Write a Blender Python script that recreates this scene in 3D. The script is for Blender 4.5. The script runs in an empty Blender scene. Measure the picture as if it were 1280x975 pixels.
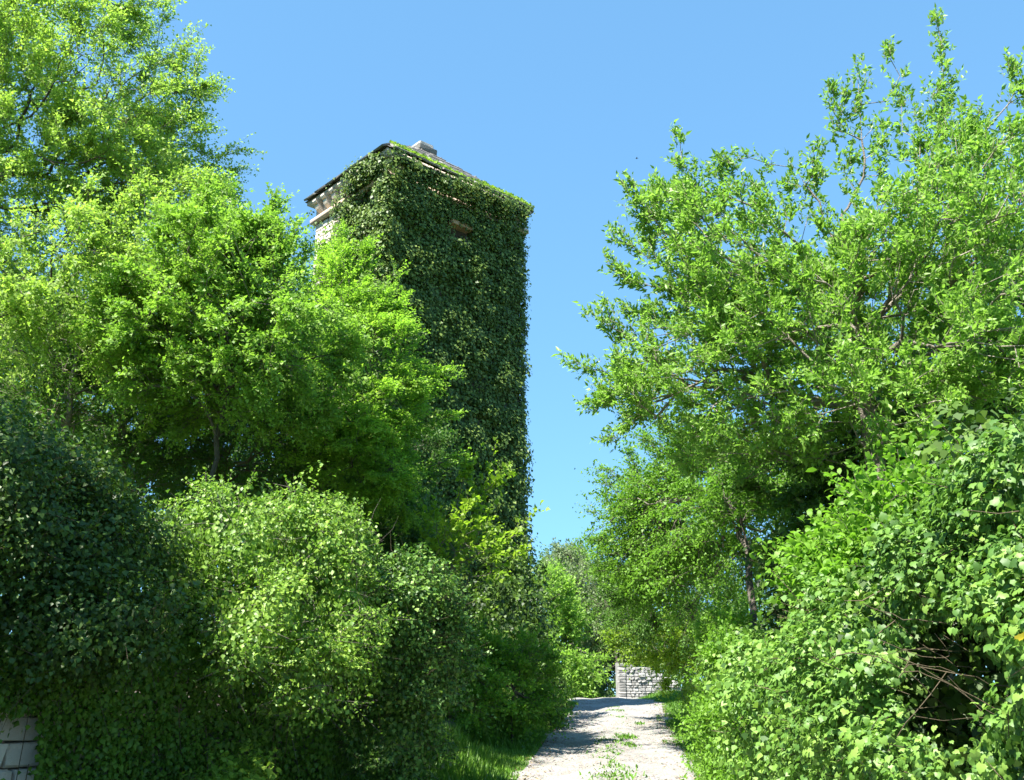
import bpy, math
import numpy as np
from mathutils import Matrix, Vector

# ------------------------------------------------------------------ camera, sky, sun, exposure
SC = bpy.context.scene
COL = SC.collection
F, CX, CY = 1200.0, 640.0, 487.5
UZ = np.array([0, 0, 1.])
PITCH = math.radians(17.7)
CAMZ = 1.6
cam = bpy.data.cameras.new("camera")
cam.lens = 36 * F / 1280
cam.sensor_width = 36
cam.clip_end = 3000
camo = bpy.data.objects.new("camera", cam)
camo.location = (0, 0, CAMZ)
camo.rotation_euler = (math.pi / 2 + PITCH, 0, 0)
COL.objects.link(camo)
SC.camera = camo

SUN_EL = math.radians(56)
SUN_H = np.array([-0.69, -0.724])
SUN_H = SUN_H / np.linalg.norm(SUN_H)
SUN = np.array([SUN_H[0] * math.cos(SUN_EL), SUN_H[1] * math.cos(SUN_EL), math.sin(SUN_EL)])
SC.view_settings.view_transform = 'Standard'
SC.view_settings.look = 'None'
SC.view_settings.exposure = 1.9
SC.view_settings.gamma = 1
w = bpy.data.worlds.new("World")
SC.world = w
w.use_nodes = True
nt = w.node_tree
bg = nt.nodes['Background']
sky = nt.nodes.new('ShaderNodeTexSky')
sky.sky_type = 'NISHITA'
sky.sun_disc = False
sky.sun_elevation = SUN_EL
sky.sun_rotation = math.atan2(SUN_H[0], SUN_H[1])
sky.altitude = 1200
sky.air_density = .8
sky.dust_density = 0.0
sky.ozone_density = 1.3
tint = nt.nodes.new('ShaderNodeMix'); tint.data_type = 'RGBA'; tint.blend_type = 'MULTIPLY'; tint.inputs[0].default_value = 1
tint.inputs[7].default_value = (.54, 1.03, 1.42, 1)
gm = nt.nodes.new('ShaderNodeGamma'); gm.inputs[1].default_value = .42
nt.links.new(sky.outputs[0], gm.inputs[0]); nt.links.new(gm.outputs[0], tint.inputs[6])
nt.links.new(tint.outputs[2], bg.inputs[0])
bg.inputs[1].default_value = 0.132
sl = bpy.data.lights.new("sun", 'SUN')
sl.energy = 5.0
sl.angle = math.radians(0.5)
sl.color = (1.0, 0.955, 0.88)
so = bpy.data.objects.new("sun", sl)
so.rotation_euler = Vector(-SUN).to_track_quat('-Z', 'Y').to_euler()
so.location = (-10, -10, 30)
COL.objects.link(so)
SC.cycles.max_bounces = 6
SC.cycles.transmission_bounces = 4
SC.cycles.diffuse_bounces = 4
SC.cycles.glossy_bounces = 2

# ------------------------------------------------------------------ maths helpers
ST, CT = math.sin(PITCH), math.cos(PITCH)


def P(px, py, Y):
    """world point at forward distance Y seen at photograph pixel px, py"""
    u = CY - py
    fw = F * CT - u * ST
    up = F * ST + u * CT
    return np.array([(px - CX) / fw * Y, Y, CAMZ + up / fw * Y])


def PIX(p):
    p = np.atleast_2d(p)
    dz = p[:, 2] - CAMZ
    d = p[:, 1] * CT + dz * ST
    u = -p[:, 1] * ST + dz * CT
    return np.stack([CX + F * p[:, 0] / d, CY - F * u / d, d], 1)


def nrm(v):
    return v / np.maximum(np.linalg.norm(v, axis=-1, keepdims=True), 1e-9)


def hash3(i, seed):
    i = i.astype(np.int64)
    h = (i[..., 0] * 73856093) ^ (i[..., 1] * 19349663) ^ (i[..., 2] * 83492791) ^ (seed * 2654435761)
    h = (h ^ (h >> 13)) * 1274126177
    h = h ^ (h >> 16)
    return (h & 0xffff) / 65535.0


def vnoise(p, seed=0):
    i = np.floor(p)
    f = p - i
    f = f * f * (3 - 2 * f)
    r = 0
    for a in (0, 1):
        for b in (0, 1):
            for c in (0, 1):
                wgt = (f[..., 0] if a else 1 - f[..., 0]) * (f[..., 1] if b else 1 - f[..., 1]) * (f[..., 2] if c else 1 - f[..., 2])
                r = r + wgt * hash3(i + np.array([a, b, c]), seed)
    return r


def sstep(a, b, x):
    t = np.clip((x - a) / (b - a), 0, 1)
    return t * t * (3 - 2 * t)


# ------------------------------------------------------------------ object helpers
def tag(o, label=None, cat=None, group=None, kind=None):
    if label: o['label'] = label
    if cat: o['category'] = cat
    if group: o['group'] = group
    if kind: o['kind'] = kind
    return o


def thing(name, label, cat, loc=(0, 0, 0), group=None):
    o = bpy.data.objects.new(name, None)
    o.location = loc
    o.empty_display_size = .3
    COL.objects.link(o)
    return tag(o, label, cat, group)


def make_mesh(name, V, faces, mat, rnd=None, smooth=False):
    """faces: list of int arrays (n,k)"""
    me = bpy.data.meshes.new(name)
    V = np.asarray(V, dtype=np.float32)
    me.vertices.add(len(V))
    me.vertices.foreach_set('co', V.ravel())
    loops = np.concatenate([f.ravel() for f in faces]).astype(np.int32)
    sizes = np.concatenate([np.full(len(f), f.shape[1]) for f in faces])
    starts = np.concatenate([[0], np.cumsum(sizes)[:-1]]).astype(np.int32)
    me.loops.add(len(loops))
    me.loops.foreach_set('vertex_index', loops)
    me.polygons.add(len(sizes))
    me.polygons.foreach_set('loop_start', starts)
    if smooth:
        me.polygons.foreach_set('use_smooth', np.ones(len(sizes), dtype=bool))
    me.update(calc_edges=True)
    if rnd is not None:
        at = me.attributes.new('rnd', 'FLOAT', 'POINT')
        at.data.foreach_set('value', np.asarray(rnd, dtype=np.float32))
    me.materials.append(mat)
    return me


def obj(name, me, parent=None, kind=None, label=None):
    o = bpy.data.objects.new(name, me)
    COL.objects.link(o)
    if parent is not None:
        o.parent = parent
        o.matrix_parent_inverse = Matrix.Translation(parent.location).inverted() if parent.type == 'EMPTY' else Matrix()
    if kind: o['kind'] = kind
    if label: o['label'] = label
    return o


# ------------------------------------------------------------------ materials
def new_mat(name):
    m = bpy.data.materials.new(name)
    m.use_nodes = True
    nt = m.node_tree
    return m, nt, nt.nodes, nt.links, nt.nodes['Principled BSDF']


def ramp(N, stops):
    r = N.new('ShaderNodeValToRGB')
    e = r.color_ramp.elements
    while len(e) > 1: e.remove(e[0])
    e[0].position = stops[0][0]; e[0].color = (*stops[0][1], 1)
    for p, c in stops[1:]:
        x = e.new(p); x.color = (*c, 1)
    return r


def leaf_mat(name, cols, trans=0.4, tcol=None, rough=0.5, spec=0.3, nscale=0.7, namt=0.45):
    m, nt, N, L, b = new_mat(name)
    at = N.new('ShaderNodeAttribute'); at.attribute_name = 'rnd'
    oi = N.new('ShaderNodeObjectInfo')
    ad = N.new('ShaderNodeMath'); ad.operation = 'ADD'
    L.new(at.outputs['Fac'], ad.inputs[0]); L.new(oi.outputs['Random'], ad.inputs[1])
    fr = N.new('ShaderNodeMath'); fr.operation = 'FRACT'; L.new(ad.outputs[0], fr.inputs[0])
    ge = N.new('ShaderNodeNewGeometry')
    no = N.new('ShaderNodeTexNoise'); no.inputs['Scale'].default_value = nscale; no.inputs['Detail'].default_value = 2
    L.new(ge.outputs['Position'], no.inputs['Vector'])
    mx = N.new('ShaderNodeMix'); mx.inputs[0].default_value = namt
    L.new(fr.outputs[0], mx.inputs[2]); L.new(no.outputs['Fac'], mx.inputs[3])
    n = len(cols)
    r = ramp(N, [(0.12 + 0.76 * i / (n - 1), c) for i, c in enumerate(cols)])
    L.new(mx.outputs[0], r.inputs[0])
    L.new(r.outputs[0], b.inputs['Base Color'])
    b.inputs['Roughness'].default_value = rough
    b.inputs['Specular IOR Level'].default_value = spec
    tr = N.new('ShaderNodeBsdfTranslucent')
    tm = N.new('ShaderNodeMix'); tm.data_type = 'RGBA'; tm.blend_type = 'MULTIPLY'; tm.inputs[0].default_value = 1
    L.new(r.outputs[0], tm.inputs[6]); tm.inputs[7].default_value = (*(tcol or (1.7, 1.85, 1.2)), 1)
    L.new(tm.outputs[2], tr.inputs['Color'])
    ms = N.new('ShaderNodeMixShader'); ms.inputs[0].default_value = trans
    L.new(b.outputs[0], ms.inputs[1]); L.new(tr.outputs[0], ms.inputs[2])
    L.new(ms.outputs[0], N['Material Output'].inputs[0])
    return m


def rock_mat(name, cols, scale=3.0, bump=0.5, rough=0.9, fine=40.0):
    m, nt, N, L, b = new_mat(name)
    ge = N.new('ShaderNodeNewGeometry')
    oi = N.new('ShaderNodeObjectInfo')
    no = N.new('ShaderNodeTexNoise'); no.inputs['Scale'].default_value = scale
    no.inputs['Detail'].default_value = 8; no.inputs['Roughness'].default_value = .65
    L.new(ge.outputs['Position'], no.inputs['Vector'])
    mx = N.new('ShaderNodeMix'); mx.inputs[0].default_value = .3
    L.new(no.outputs['Fac'], mx.inputs[2]); L.new(oi.outputs['Random'], mx.inputs[3])
    n = len(cols)
    r = ramp(N, [(0.25 + 0.5 * i / (n - 1), c) for i, c in enumerate(cols)])
    L.new(mx.outputs[0], r.inputs[0]); L.new(r.outputs[0], b.inputs['Base Color'])
    b.inputs['Roughness'].default_value = rough
    n2 = N.new('ShaderNodeTexNoise'); n2.inputs['Scale'].default_value = fine; n2.inputs['Detail'].default_value = 5
    L.new(ge.outputs['Position'], n2.inputs['Vector'])
    bp = N.new('ShaderNodeBump'); bp.inputs['Strength'].default_value = bump; bp.inputs['Distance'].default_value = .03
    L.new(n2.outputs['Fac'], bp.inputs['Height']); L.new(bp.outputs[0], b.inputs['Normal'])
    return m


M = {}
M['spring'] = leaf_mat('spring_leaf', [(.095, .19, .022), (.16, .29, .035), (.23, .365, .055)], .42)
M['spring_pale'] = leaf_mat('pale_spring_leaf', [(.135, .225, .035), (.21, .325, .05), (.29, .40, .085)], .47)
M['hornbeam'] = leaf_mat('hornbeam_leaf', [(.10, .20, .02), (.165, .30, .03), (.23, .365, .05)], .5)
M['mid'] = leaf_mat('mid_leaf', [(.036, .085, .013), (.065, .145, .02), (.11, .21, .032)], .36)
M['yellow'] = leaf_mat('yellow_leaf', [(.10, .19, .015), (.17, .28, .02), (.24, .34, .035)], .45)
M['willow'] = leaf_mat('long_leaf', [(.10, .195, .028), (.17, .30, .048), (.25, .385, .085)], .45, rough=.42)
M['fine'] = leaf_mat('fine_leaf', [(.075, .165, .015), (.12, .25, .022), (.17, .31, .035)], .42)
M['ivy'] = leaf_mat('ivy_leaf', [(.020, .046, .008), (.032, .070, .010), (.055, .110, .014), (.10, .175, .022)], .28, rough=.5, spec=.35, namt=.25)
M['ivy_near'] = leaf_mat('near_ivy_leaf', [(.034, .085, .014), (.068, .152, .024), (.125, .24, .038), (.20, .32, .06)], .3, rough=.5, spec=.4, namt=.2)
M['ivy_dark'] = leaf_mat('tower_ivy_leaf', [(.028, .060, .012), (.055, .105, .016), (.11, .175, .03), (.22, .29, .06)], .2, rough=.5, spec=.35, nscale=1.5, namt=.3)
M['ivy_light'] = leaf_mat('young_ivy_leaf', [(.10, .18, .02), (.17, .28, .03), (.24, .35, .06)], .35)
M['privet'] = leaf_mat('glossy_bush_leaf', [(.062, .135, .018), (.14, .255, .03), (.26, .385, .06)], .32, rough=.48, spec=.4)
M['curtain'] = leaf_mat('curtain_ivy_leaf', [(.042, .10, .012), (.082, .175, .017), (.14, .26, .028)], .3, rough=.45)
M['far'] = leaf_mat('far_leaf', [(.06, .12, .03), (.10, .18, .04), (.15, .24, .06)], .35)
M['fargrey'] = leaf_mat('grey_far_leaf', [(.09, .13, .055), (.13, .18, .08), (.19, .24, .11)], .3)
M['grass'] = leaf_mat('grass_blade', [(.05, .12, .012), (.09, .20, .02), (.16, .27, .04)], .35, rough=.5)
M['yellow_dead'] = leaf_mat('dead_leaf', [(.35, .24, .04), (.5, .38, .05), (.45, .3, .08)], .3)
M['litter'] = leaf_mat('dry_leaf', [(.12, .08, .04), (.20, .14, .07), (.28, .22, .12)], .1)
M['bark'] = rock_mat('bark', [(.045, .036, .028), (.10, .085, .065), (.17, .15, .12)], 6, .8, .9, 60)
M['bark_pale'] = rock_mat('pale_bark', [(.11, .095, .075), (.19, .165, .13), (.28, .25, .2)], 6, .8, .9, 60)
M['vine'] = rock_mat('dry_vine', [(.045, .034, .018), (.085, .065, .036), (.14, .11, .065)], 8, .4, .9, 80)
M['stone'] = rock_mat('pale_limestone', [(.16, .155, .145), (.27, .265, .25), (.38, .37, .35)], 4, .6)
M['stonelight'] = rock_mat('light_limestone', [(.20, .195, .18), (.28, .27, .25), (.34, .33, .31)], 4, .6)
M['stonedark'] = rock_mat('weathered_limestone', [(.09, .085, .075), (.15, .145, .13), (.22, .21, .19)], 4, .6)
M['warmstone'] = rock_mat('warm_stone', [(.38, .33, .27), (.50, .44, .37), (.62, .56, .48)], 3, .5)
M['cornice'] = rock_mat('pink_stone', [(.38, .26, .19), (.50, .36, .27), (.58, .47, .38)], 4, .4)
M['slab'] = rock_mat('roof_slab', [(.09, .086, .08), (.16, .153, .143), (.26, .25, .23)], 3, .7)
M['walldark'] = rock_mat('mortar', [(.11, .10, .09), (.17, .155, .14), (.22, .2, .18)], 5, .6)
M['brick'] = rock_mat('lintel_brick', [(.32, .21, .12), (.45, .31, .19), (.55, .42, .28)], 6, .5)
M['hole'] = rock_mat('dark_recess', [(.02, .018, .016), (.03, .027, .024)], 5, .1)

# ground
m, nt, N, L, b = new_mat('soil')
ge = N.new('ShaderNodeNewGeometry')
no = N.new('ShaderNodeTexNoise'); no.inputs['Scale'].default_value = 1.3; no.inputs['Detail'].default_value = 9
L.new(ge.outputs['Position'], no.inputs['Vector'])
r = ramp(N, [(.3, (.035, .045, .015)), (.5, (.06, .085, .02)), (.7, (.10, .085, .05))])
L.new(no.outputs['Fac'], r.inputs[0]); L.new(r.outputs[0], b.inputs['Base Color']); b.inputs['Roughness'].default_value = 1
M['soil'] = m
# gravel track
m, nt, N, L, b = new_mat('gravel')
ge = N.new('ShaderNodeNewGeometry')
no = N.new('ShaderNodeTexNoise'); no.inputs['Scale'].default_value = .8; no.inputs['Detail'].default_value = 10; no.inputs['Roughness'].default_value = .7
L.new(ge.outputs['Position'], no.inputs['Vector'])
vo = N.new('ShaderNodeTexVoronoi'); vo.inputs['Scale'].default_value = 22
L.new(ge.outputs['Position'], vo.inputs['Vector'])
r = ramp(N, [(.3, (.155, .142, .115)), (.5, (.235, .218, .18)), (.7, (.30, .28, .24))])
L.new(no.outputs['Fac'], r.inputs[0])
mx = N.new('ShaderNodeMix'); mx.data_type = 'RGBA'; mx.blend_type = 'MULTIPLY'; mx.inputs[0].default_value = .45
L.new(r.outputs[0], mx.inputs[6]); L.new(vo.outputs['Color'], mx.inputs[7])
hs = N.new('ShaderNodeHueSaturation'); hs.inputs['Saturation'].default_value = .55; hs.inputs['Value'].default_value = 1.2
L.new(mx.outputs[2], hs.inputs['Color']); L.new(hs.outputs[0], b.inputs['Base Color'])
b.inputs['Roughness'].default_value = .95
bp = N.new('ShaderNodeBump'); bp.inputs['Strength'].default_value = .8; bp.inputs['Distance'].default_value = .03
L.new(vo.outputs['Distance'], bp.inputs['Height']); L.new(bp.outputs[0], b.inputs['Normal'])
M['gravel'] = m
M['pebble'] = rock_mat('pebble', [(.14, .125, .105), (.22, .20, .175), (.36, .34, .30)], 14, .3)

# ------------------------------------------------------------------ ground, track
ZY = [-60, 0, 8, 16.4, 24, 34, 38.5, 44, 60, 100, 400]
ZZ = [-1.5, 0, .07, .33, .74, 1.34, 1.46, 1.47, 1.2, 1.0, 1.0]
XY = [-60, 0, 8, 16.4, 24, 34, 45, 60]
XX = [-1, .8, 1.0, 1.5, 2.3, 3.65, 4.2, 2.0]
HW = 1.52


def zroad(y): return np.interp(y, ZY, ZZ)
def xroad(y): return np.interp(y, XY, XX)


WA, WB = np.array([-6.2, 7.6]), np.array([-1.55, 15.6])      # line of the ivy covered bank wall
WD = (WB - WA) / np.linalg.norm(WB - WA)
WN = np.array([WD[1], -WD[0]])                                # towards the track


def gz(x, y):
    x = np.asarray(x, float); y = np.asarray(y, float)
    z = zroad(y)
    d = (x - WA[0]) * WN[0] + (y - WA[1]) * WN[1]
    bank = 1.25 * sstep(-.25, -.6, d) * sstep(19, 15.2, y) * sstep(0, 5, y)
    side = .25 * sstep(2.0, 6, np.abs(x - xroad(y))) + .5 * sstep(6, 20, np.abs(x - xroad(y)))
    return z + bank + side + .05 * (vnoise(np.stack([x * .9, y * .9, x * 0], -1), 3) - .5)


def grid_sheet(name, xs, ys, fn, mat):
    X, Y = np.meshgrid(xs, ys)
    Z = fn(X, Y)
    V = np.stack([X.ravel(), Y.ravel(), Z.ravel()], 1)
    nx, ny = len(xs), len(ys)
    i = np.arange(nx * ny).reshape(ny, nx)
    Fc = np.stack([i[:-1, :-1], i[:-1, 1:], i[1:, 1:], i[1:, :-1]], -1).reshape(-1, 4)
    return make_mesh(name, V, [Fc], mat, smooth=True)


xs = np.unique(np.concatenate([np.linspace(-900, -20, 12), np.linspace(-20, 20, 121), np.linspace(20, 900, 12)]))
ys = np.unique(np.concatenate([np.linspace(-300, -10, 8), np.linspace(-10, 60, 211), np.linspace(60, 1500, 14)]))
o = obj('ground', grid_sheet('ground', xs, ys, gz, M['soil'])); tag(o, kind='structure', label='soil and leaf litter beside the track')
# track
ys = np.linspace(-8, 60, 341)
us = np.linspace(-1, 1, 23)
U, Y = np.meshgrid(us, ys)
edge = HW + .34 * (vnoise(np.stack([Y * 1.1, np.sign(U) * 9, Y * 0], -1), 7) - .3)
X = xroad(Y) + U * edge
rut = -.035 * np.exp(-((np.abs(X - xroad(Y)) - .78) / .3) ** 2) + .03 * np.exp(-((X - xroad(Y)) / .35) ** 2)
bumpy = .04 * (vnoise(np.stack([X * 2.5, Y * 2.5, X * 0], -1), 5) - .5)
Z = gz(X, Y) + .055 + rut * (1 - np.abs(U) ** 6) + bumpy - .05 * np.abs(U) ** 8
V = np.stack([X.ravel(), Y.ravel(), Z.ravel()], 1)
i = np.arange(U.size).reshape(U.shape)
Fc = np.stack([i[:-1, :-1], i[:-1, 1:], i[1:, 1:], i[1:, :-1]], -1).reshape(-1, 4)
o = obj('gravel_track', make_mesh('gravel_track', V, [Fc], M['gravel'], smooth=True))
tag(o, kind='structure', label='pale gravel track rising between the trees')


def ztrack(x, y):
    return gz(x, y) + .05


# ------------------------------------------------------------------ leaf templates (x = side, y = along, z = normal)
TPL = {}
TPL['kite'] = (np.array([[0, 0, 0], [-.32, .5, .08], [.32, .5, .08], [0, 1, -.05]], float),
               [np.array([[0, 2, 3], [0, 3, 1]])])
TPL['ivy2'] = (np.array([[0, .02, -.04], [-.46, .32, .04], [0, 1, -.1], [.46, .32, .04]], float), [np.array([[0, 3, 2], [0, 2, 1]])])
TPL['tri'] = (np.array([[-.30, .18, .05], [.34, .30, .05], [0, 1.02, -.05]], float), [np.array([[0, 1, 2]])])
TPL['oval'] = (np.array([[0, 0, 0], [-.30, .35, .10], [.30, .35, .10], [-.24, .72, .07], [.24, .72, .07], [0, 1, -.08]], float),
               [np.array([[0, 2, 1], [3, 4, 5]]), np.array([[1, 2, 4, 3]])])
TPL['lance'] = (np.array([[0, 0, 0], [-.15, .35, .05], [.15, .35, .05], [0, 1, -.12]], float),
                [np.array([[0, 2, 3], [0, 3, 1]])])
TPL['lance6'] = (np.array([[0, 0, 0], [-.14, .3, .06], [.14, .3, .06], [-.12, .68, .04], [.12, .68, .04], [0, 1, -.14], [0, .5, -.02]], float),
                 [np.array([[0, 2, 6], [0, 6, 1], [1, 6, 3], [2, 4, 6], [3, 6, 5], [6, 4, 5]])])
TPL['ivy4'] = (np.array([[0, .1, 0], [-.48, .28, -.07], [-.3, .62, .0], [0, 1, -.1], [.3, .62, .0], [.48, .28, -.07]], float),
               [np.array([[0, 3, 2, 1], [0, 5, 4, 3]])])
_iv = [(0, .10, 0), (-.26, -.06, -.05), (-.52, .18, -.10), (-.42, .42, .0), (-.40, .58, -.05), (-.22, .72, .02), (0, 1.0, -.14),
       (.22, .72, .02), (.40, .58, -.05), (.42, .42, .0), (.52, .18, -.10), (.26, -.06, -.05), (0, .40, .06)]
TPL['ivy'] = (np.array(_iv, float), [np.array([[12, (k + 1) % 12, k] for k in range(12)])])


def leaves(tpl, pos, d, n, size, rnd, name, mat, wid=1.0):
    T, Fs = TPL[tpl]
    d = nrm(d)
    s = nrm(np.cross(d, n))
    n = np.cross(s, d)
    K = len(T)
    size = np.asarray(size)[:, None, None]
    V = pos[:, None, :] + size * (T[None, :, 0:1] * wid * s[:, None, :] + T[None, :, 1:2] * d[:, None, :] + T[None, :, 2:3] * n[:, None, :])
    off = (np.arange(len(pos)) * K)[:, None, None]
    faces = [(f[None] + off).reshape(-1, f.shape[1]) for f in Fs]
    return make_mesh(name, V.reshape(-1, 3), faces, mat, rnd=np.repeat(rnd, K))


def single_leaves(tpl, pos, d, n, size, parent, mat, count, wid=1.0, name='leaf'):
    """pick the leaves that show largest and link each as a part; returns mask of the rest"""
    px = PIX(pos)
    vis = (px[:, 0] > 4) & (px[:, 0] < 1276) & (px[:, 1] > 4) & (px[:, 1] < 971) & (px[:, 2] > 1)
    toward = nrm(np.array([0, 0, CAMZ]) - pos)
    score = np.where(vis, size / px[:, 2] * (.3 + np.abs((nrm(n) * toward).sum(1))), 0)
    idx = np.argsort(-score)[:count]
    idx = idx[score[idx] > 0]
    T, Fs = TPL[tpl]
    Tw = T * np.array([wid, 1, 1])
    me = make_mesh(name, Tw, Fs, mat, rnd=np.zeros(len(T)))
    dd = nrm(d[idx]); ss = nrm(np.cross(dd, n[idx])); nn = np.cross(ss, dd)
    for k, i in enumerate(idx):
        o = obj(name, me, parent)
        z = size[i]
        mat4 = Matrix(((ss[k][0] * z, dd[k][0] * z, nn[k][0] * z, pos[i][0]), (ss[k][1] * z, dd[k][1] * z, nn[k][1] * z, pos[i][1]),
                       (ss[k][2] * z, dd[k][2] * z, nn[k][2] * z, pos[i][2]), (0, 0, 0, 1)))
        o.matrix_basis = mat4
    keep = np.ones(len(pos), bool); keep[idx] = False
    return keep


def tubes(p0, p1, r0, r1, sides, name, mat):
    d = nrm(p1 - p0)
    ref = np.where(np.abs(d[:, 2:3]) > .9, np.array([[1., 0, 0]]), np.array([[0, 0, 1.]]))
    u = nrm(np.cross(d, ref)); v = np.cross(d, u)
    a = np.arange(sides) * 2 * math.pi / sides
    ring = np.cos(a)[None, :, None] * u[:, None, :] + np.sin(a)[None, :, None] * v[:, None, :]
    A = p0[:, None, :] + ring * np.asarray(r0)[:, None, None]
    B = p1[:, None, :] + ring * np.asarray(r1)[:, None, None]
    V = np.concatenate([A, B], 1).reshape(-1, 3)
    k = np.arange(sides); k2 = (k + 1) % sides
    f = np.stack([k, k2, k2 + sides, k + sides], 1)
    Fc = (f[None] + (np.arange(len(p0)) * 2 * sides)[:, None, None]).reshape(-1, 4)
    return V, Fc


def spikes(p0, p1, r):
    n = len(p0); d = nrm(p1 - p0); ref = np.where(np.abs(d[:, 2:3]) > .9, np.array([[1., 0, 0]]), np.array([[0, 0, 1.]]))
    u = nrm(np.cross(d, ref)) * r; v = np.cross(d, u)
    V = np.stack([p0 + u, p0 - .5 * u + .87 * v, p0 - .5 * u - .87 * v, p1], 1).reshape(-1, 3)
    f = np.array([[0, 1, 3], [1, 2, 3], [2, 0, 3]])
    return V, (f[None] + (np.arange(n) * 4)[:, None, None]).reshape(-1, 3)


# ------------------------------------------------------------------ trees
def grow(rng, trunk, attr, wpath=.35, step=.3, wob=.25, sag=0.0):
    """skeleton: trunk polyline (k,3) then greedy joining of attractors"""
    cap = len(trunk) * 12 + len(attr) * 30 + 200
    Pn = np.zeros((cap, 3)); par = np.full(cap, -1); pd = np.zeros(cap); T = np.zeros((cap, 3)); n = 0
    isT = np.zeros(cap, bool)
    trunk = np.asarray(trunk, float)
    for k in range(len(trunk)):
        if k == 0:
            Pn[0] = trunk[0]; T[0] = nrm(trunk[1] - trunk[0]); n = 1; isT[0] = True
            continue
        m_ = max(1, int(np.linalg.norm(trunk[k] - trunk[k - 1]) / step))
        a0 = Pn[n - 1].copy()
        for j in range(1, m_ + 1):
            q = a0 + (trunk[k] - a0) * j / m_ + (rng.normal(0, .03, 3) if j < m_ else 0)
            Pn[n] = q; par[n] = n - 1; T[n] = nrm(q - Pn[n - 1]); pd[n] = pd[n - 1] + np.linalg.norm(q - Pn[n - 1]); isT[n] = True
            n += 1
    root = Pn[0]
    order = np.argsort(np.linalg.norm(attr - Pn[n - 1], axis=1) + rng.random(len(attr)) * .8)
    z0 = Pn[0][2]
    for ai in order:
        a = attr[ai]
        dv = a - Pn[:n]
        dist = np.linalg.norm(dv, axis=1)
        low = np.where(isT[:n], np.maximum(0, 1.2 - (Pn[:n, 2] - z0)) * 4, 0)
        cosang = (dv * T[:n]).sum(1) / np.maximum(dist, 1e-6)
        cost = dist * (1 + .45 * (cosang < .25)) + wpath * pd[:n] + low
        j = int(np.argmin(cost))
        D = dist[j]
        if D < .05: continue
        m_ = max(1, min(28, int(round(D / step))))
        p0 = Pn[j].copy()
        tdir = nrm(T[j] * .7 + nrm(a - p0) * .8)
        c1 = p0 + tdir * D * .4
        c2 = a - nrm(a - p0 + np.array([0, 0, .35 * D])) * D * .3
        w_ = rng.normal(0, 1, 3) * wob * D * .12
        prev = j
        for k in range(1, m_ + 1):
            t = k / m_
            q = (1 - t) ** 3 * p0 + 3 * (1 - t) ** 2 * t * c1 + 3 * (1 - t) * t * t * c2 + t ** 3 * a
            q = q + w_ * math.sin(math.pi * t) + (rng.normal(0, .025, 3) if k < m_ else 0)
            q[2] -= sag * D * math.sin(math.pi * t)
            Pn[n] = q; par[n] = prev; T[n] = nrm(q - Pn[prev]); pd[n] = pd[prev] + np.linalg.norm(q - Pn[prev])
            prev = n; n += 1
            if n >= cap - 1: break
        if n >= cap - 30: break
    return Pn[:n], par[:n], T[:n], isT[:n]


def skeleton_mesh(Pn, par, T, isT, r_tip, expo, rmax, thing_, bark, sides=5):
    n = len(Pn)
    tips = np.ones(n, bool); tips[par[par >= 0]] = False
    cnt = tips.astype(float)
    for i in range(n - 1, 0, -1):
        cnt[par[i]] += cnt[i]
    r = np.minimum(r_tip * cnt ** expo, rmax)
    r[0] = r[0] * 1.25
    main = np.full(n, -1)
    best = np.zeros(n)
    for i in range(1, n):
        if cnt[i] >= best[par[i]] + (1e-3 if not isT[i] else -1e6):
            best[par[i]] = cnt[i]; main[par[i]] = i
    limb = np.full(n, -1)
    L = 0
    for i in range(1, n):
        if isT[i]: limb[i] = -1
        elif isT[par[i]]:
            limb[i] = L; L += 1
        else: limb[i] = limb[par[i]]
    # ring at each node
    fd = T.copy()
    has = main >= 0
    fd[has] = nrm(T[has] + T[main[has]])
    ref = np.array([.31, .83, .17])
    def ring(p, d, rad, sd):
        u = nrm(np.cross(d, ref)); v = np.cross(d, u)
        a = np.arange(sd) * 2 * math.pi / sd
        return p[:, None, :] + (np.cos(a)[None, :, None] * u[:, None, :] + np.sin(a)[None, :, None] * v[:, None, :]) * rad[:, None, None]
    def build(idx, name, mat, sd):
        if len(idx) == 0: return None
        pi = par[idx]
        cont = main[pi] == idx
        rs = np.where(cont, r[pi], r[idx])
        dstart = np.where(cont[:, None], fd[pi], T[idx])
        A = ring(Pn[pi], dstart, rs, sd); B = ring(Pn[idx], fd[idx], r[idx], sd)
        V = np.concatenate([A, B], 1).reshape(-1, 3)
        k = np.arange(sd); k2 = (k + 1) % sd
        f = np.stack([k, k2, k2 + sd, k + sd], 1)
        Fc = (f[None] + (np.arange(len(idx)) * 2 * sd)[:, None, None]).reshape(-1, 4)
        return make_mesh(name, V, [Fc], mat, smooth=True)
    ids = np.arange(1, n)
    tr = ids[isT[1:]]
    obj('trunk', build(tr, 'trunk', bark, 9), thing_)
    thin = ids[(~isT[1:]) & (r[1:] < r_tip * 2.0)]
    thick = ids[(~isT[1:]) & (r[1:] >= r_tip * 2.0)]
    for l in range(L):
        ix = thick[limb[thick] == l]
        if len(ix): obj('branch', build(ix, 'branch', bark, sides), thing_)
    if len(thin):
        obj('twigs', build(thin, 'twigs', bark, 3), thing_, kind='stuff')
    return r, tips


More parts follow.
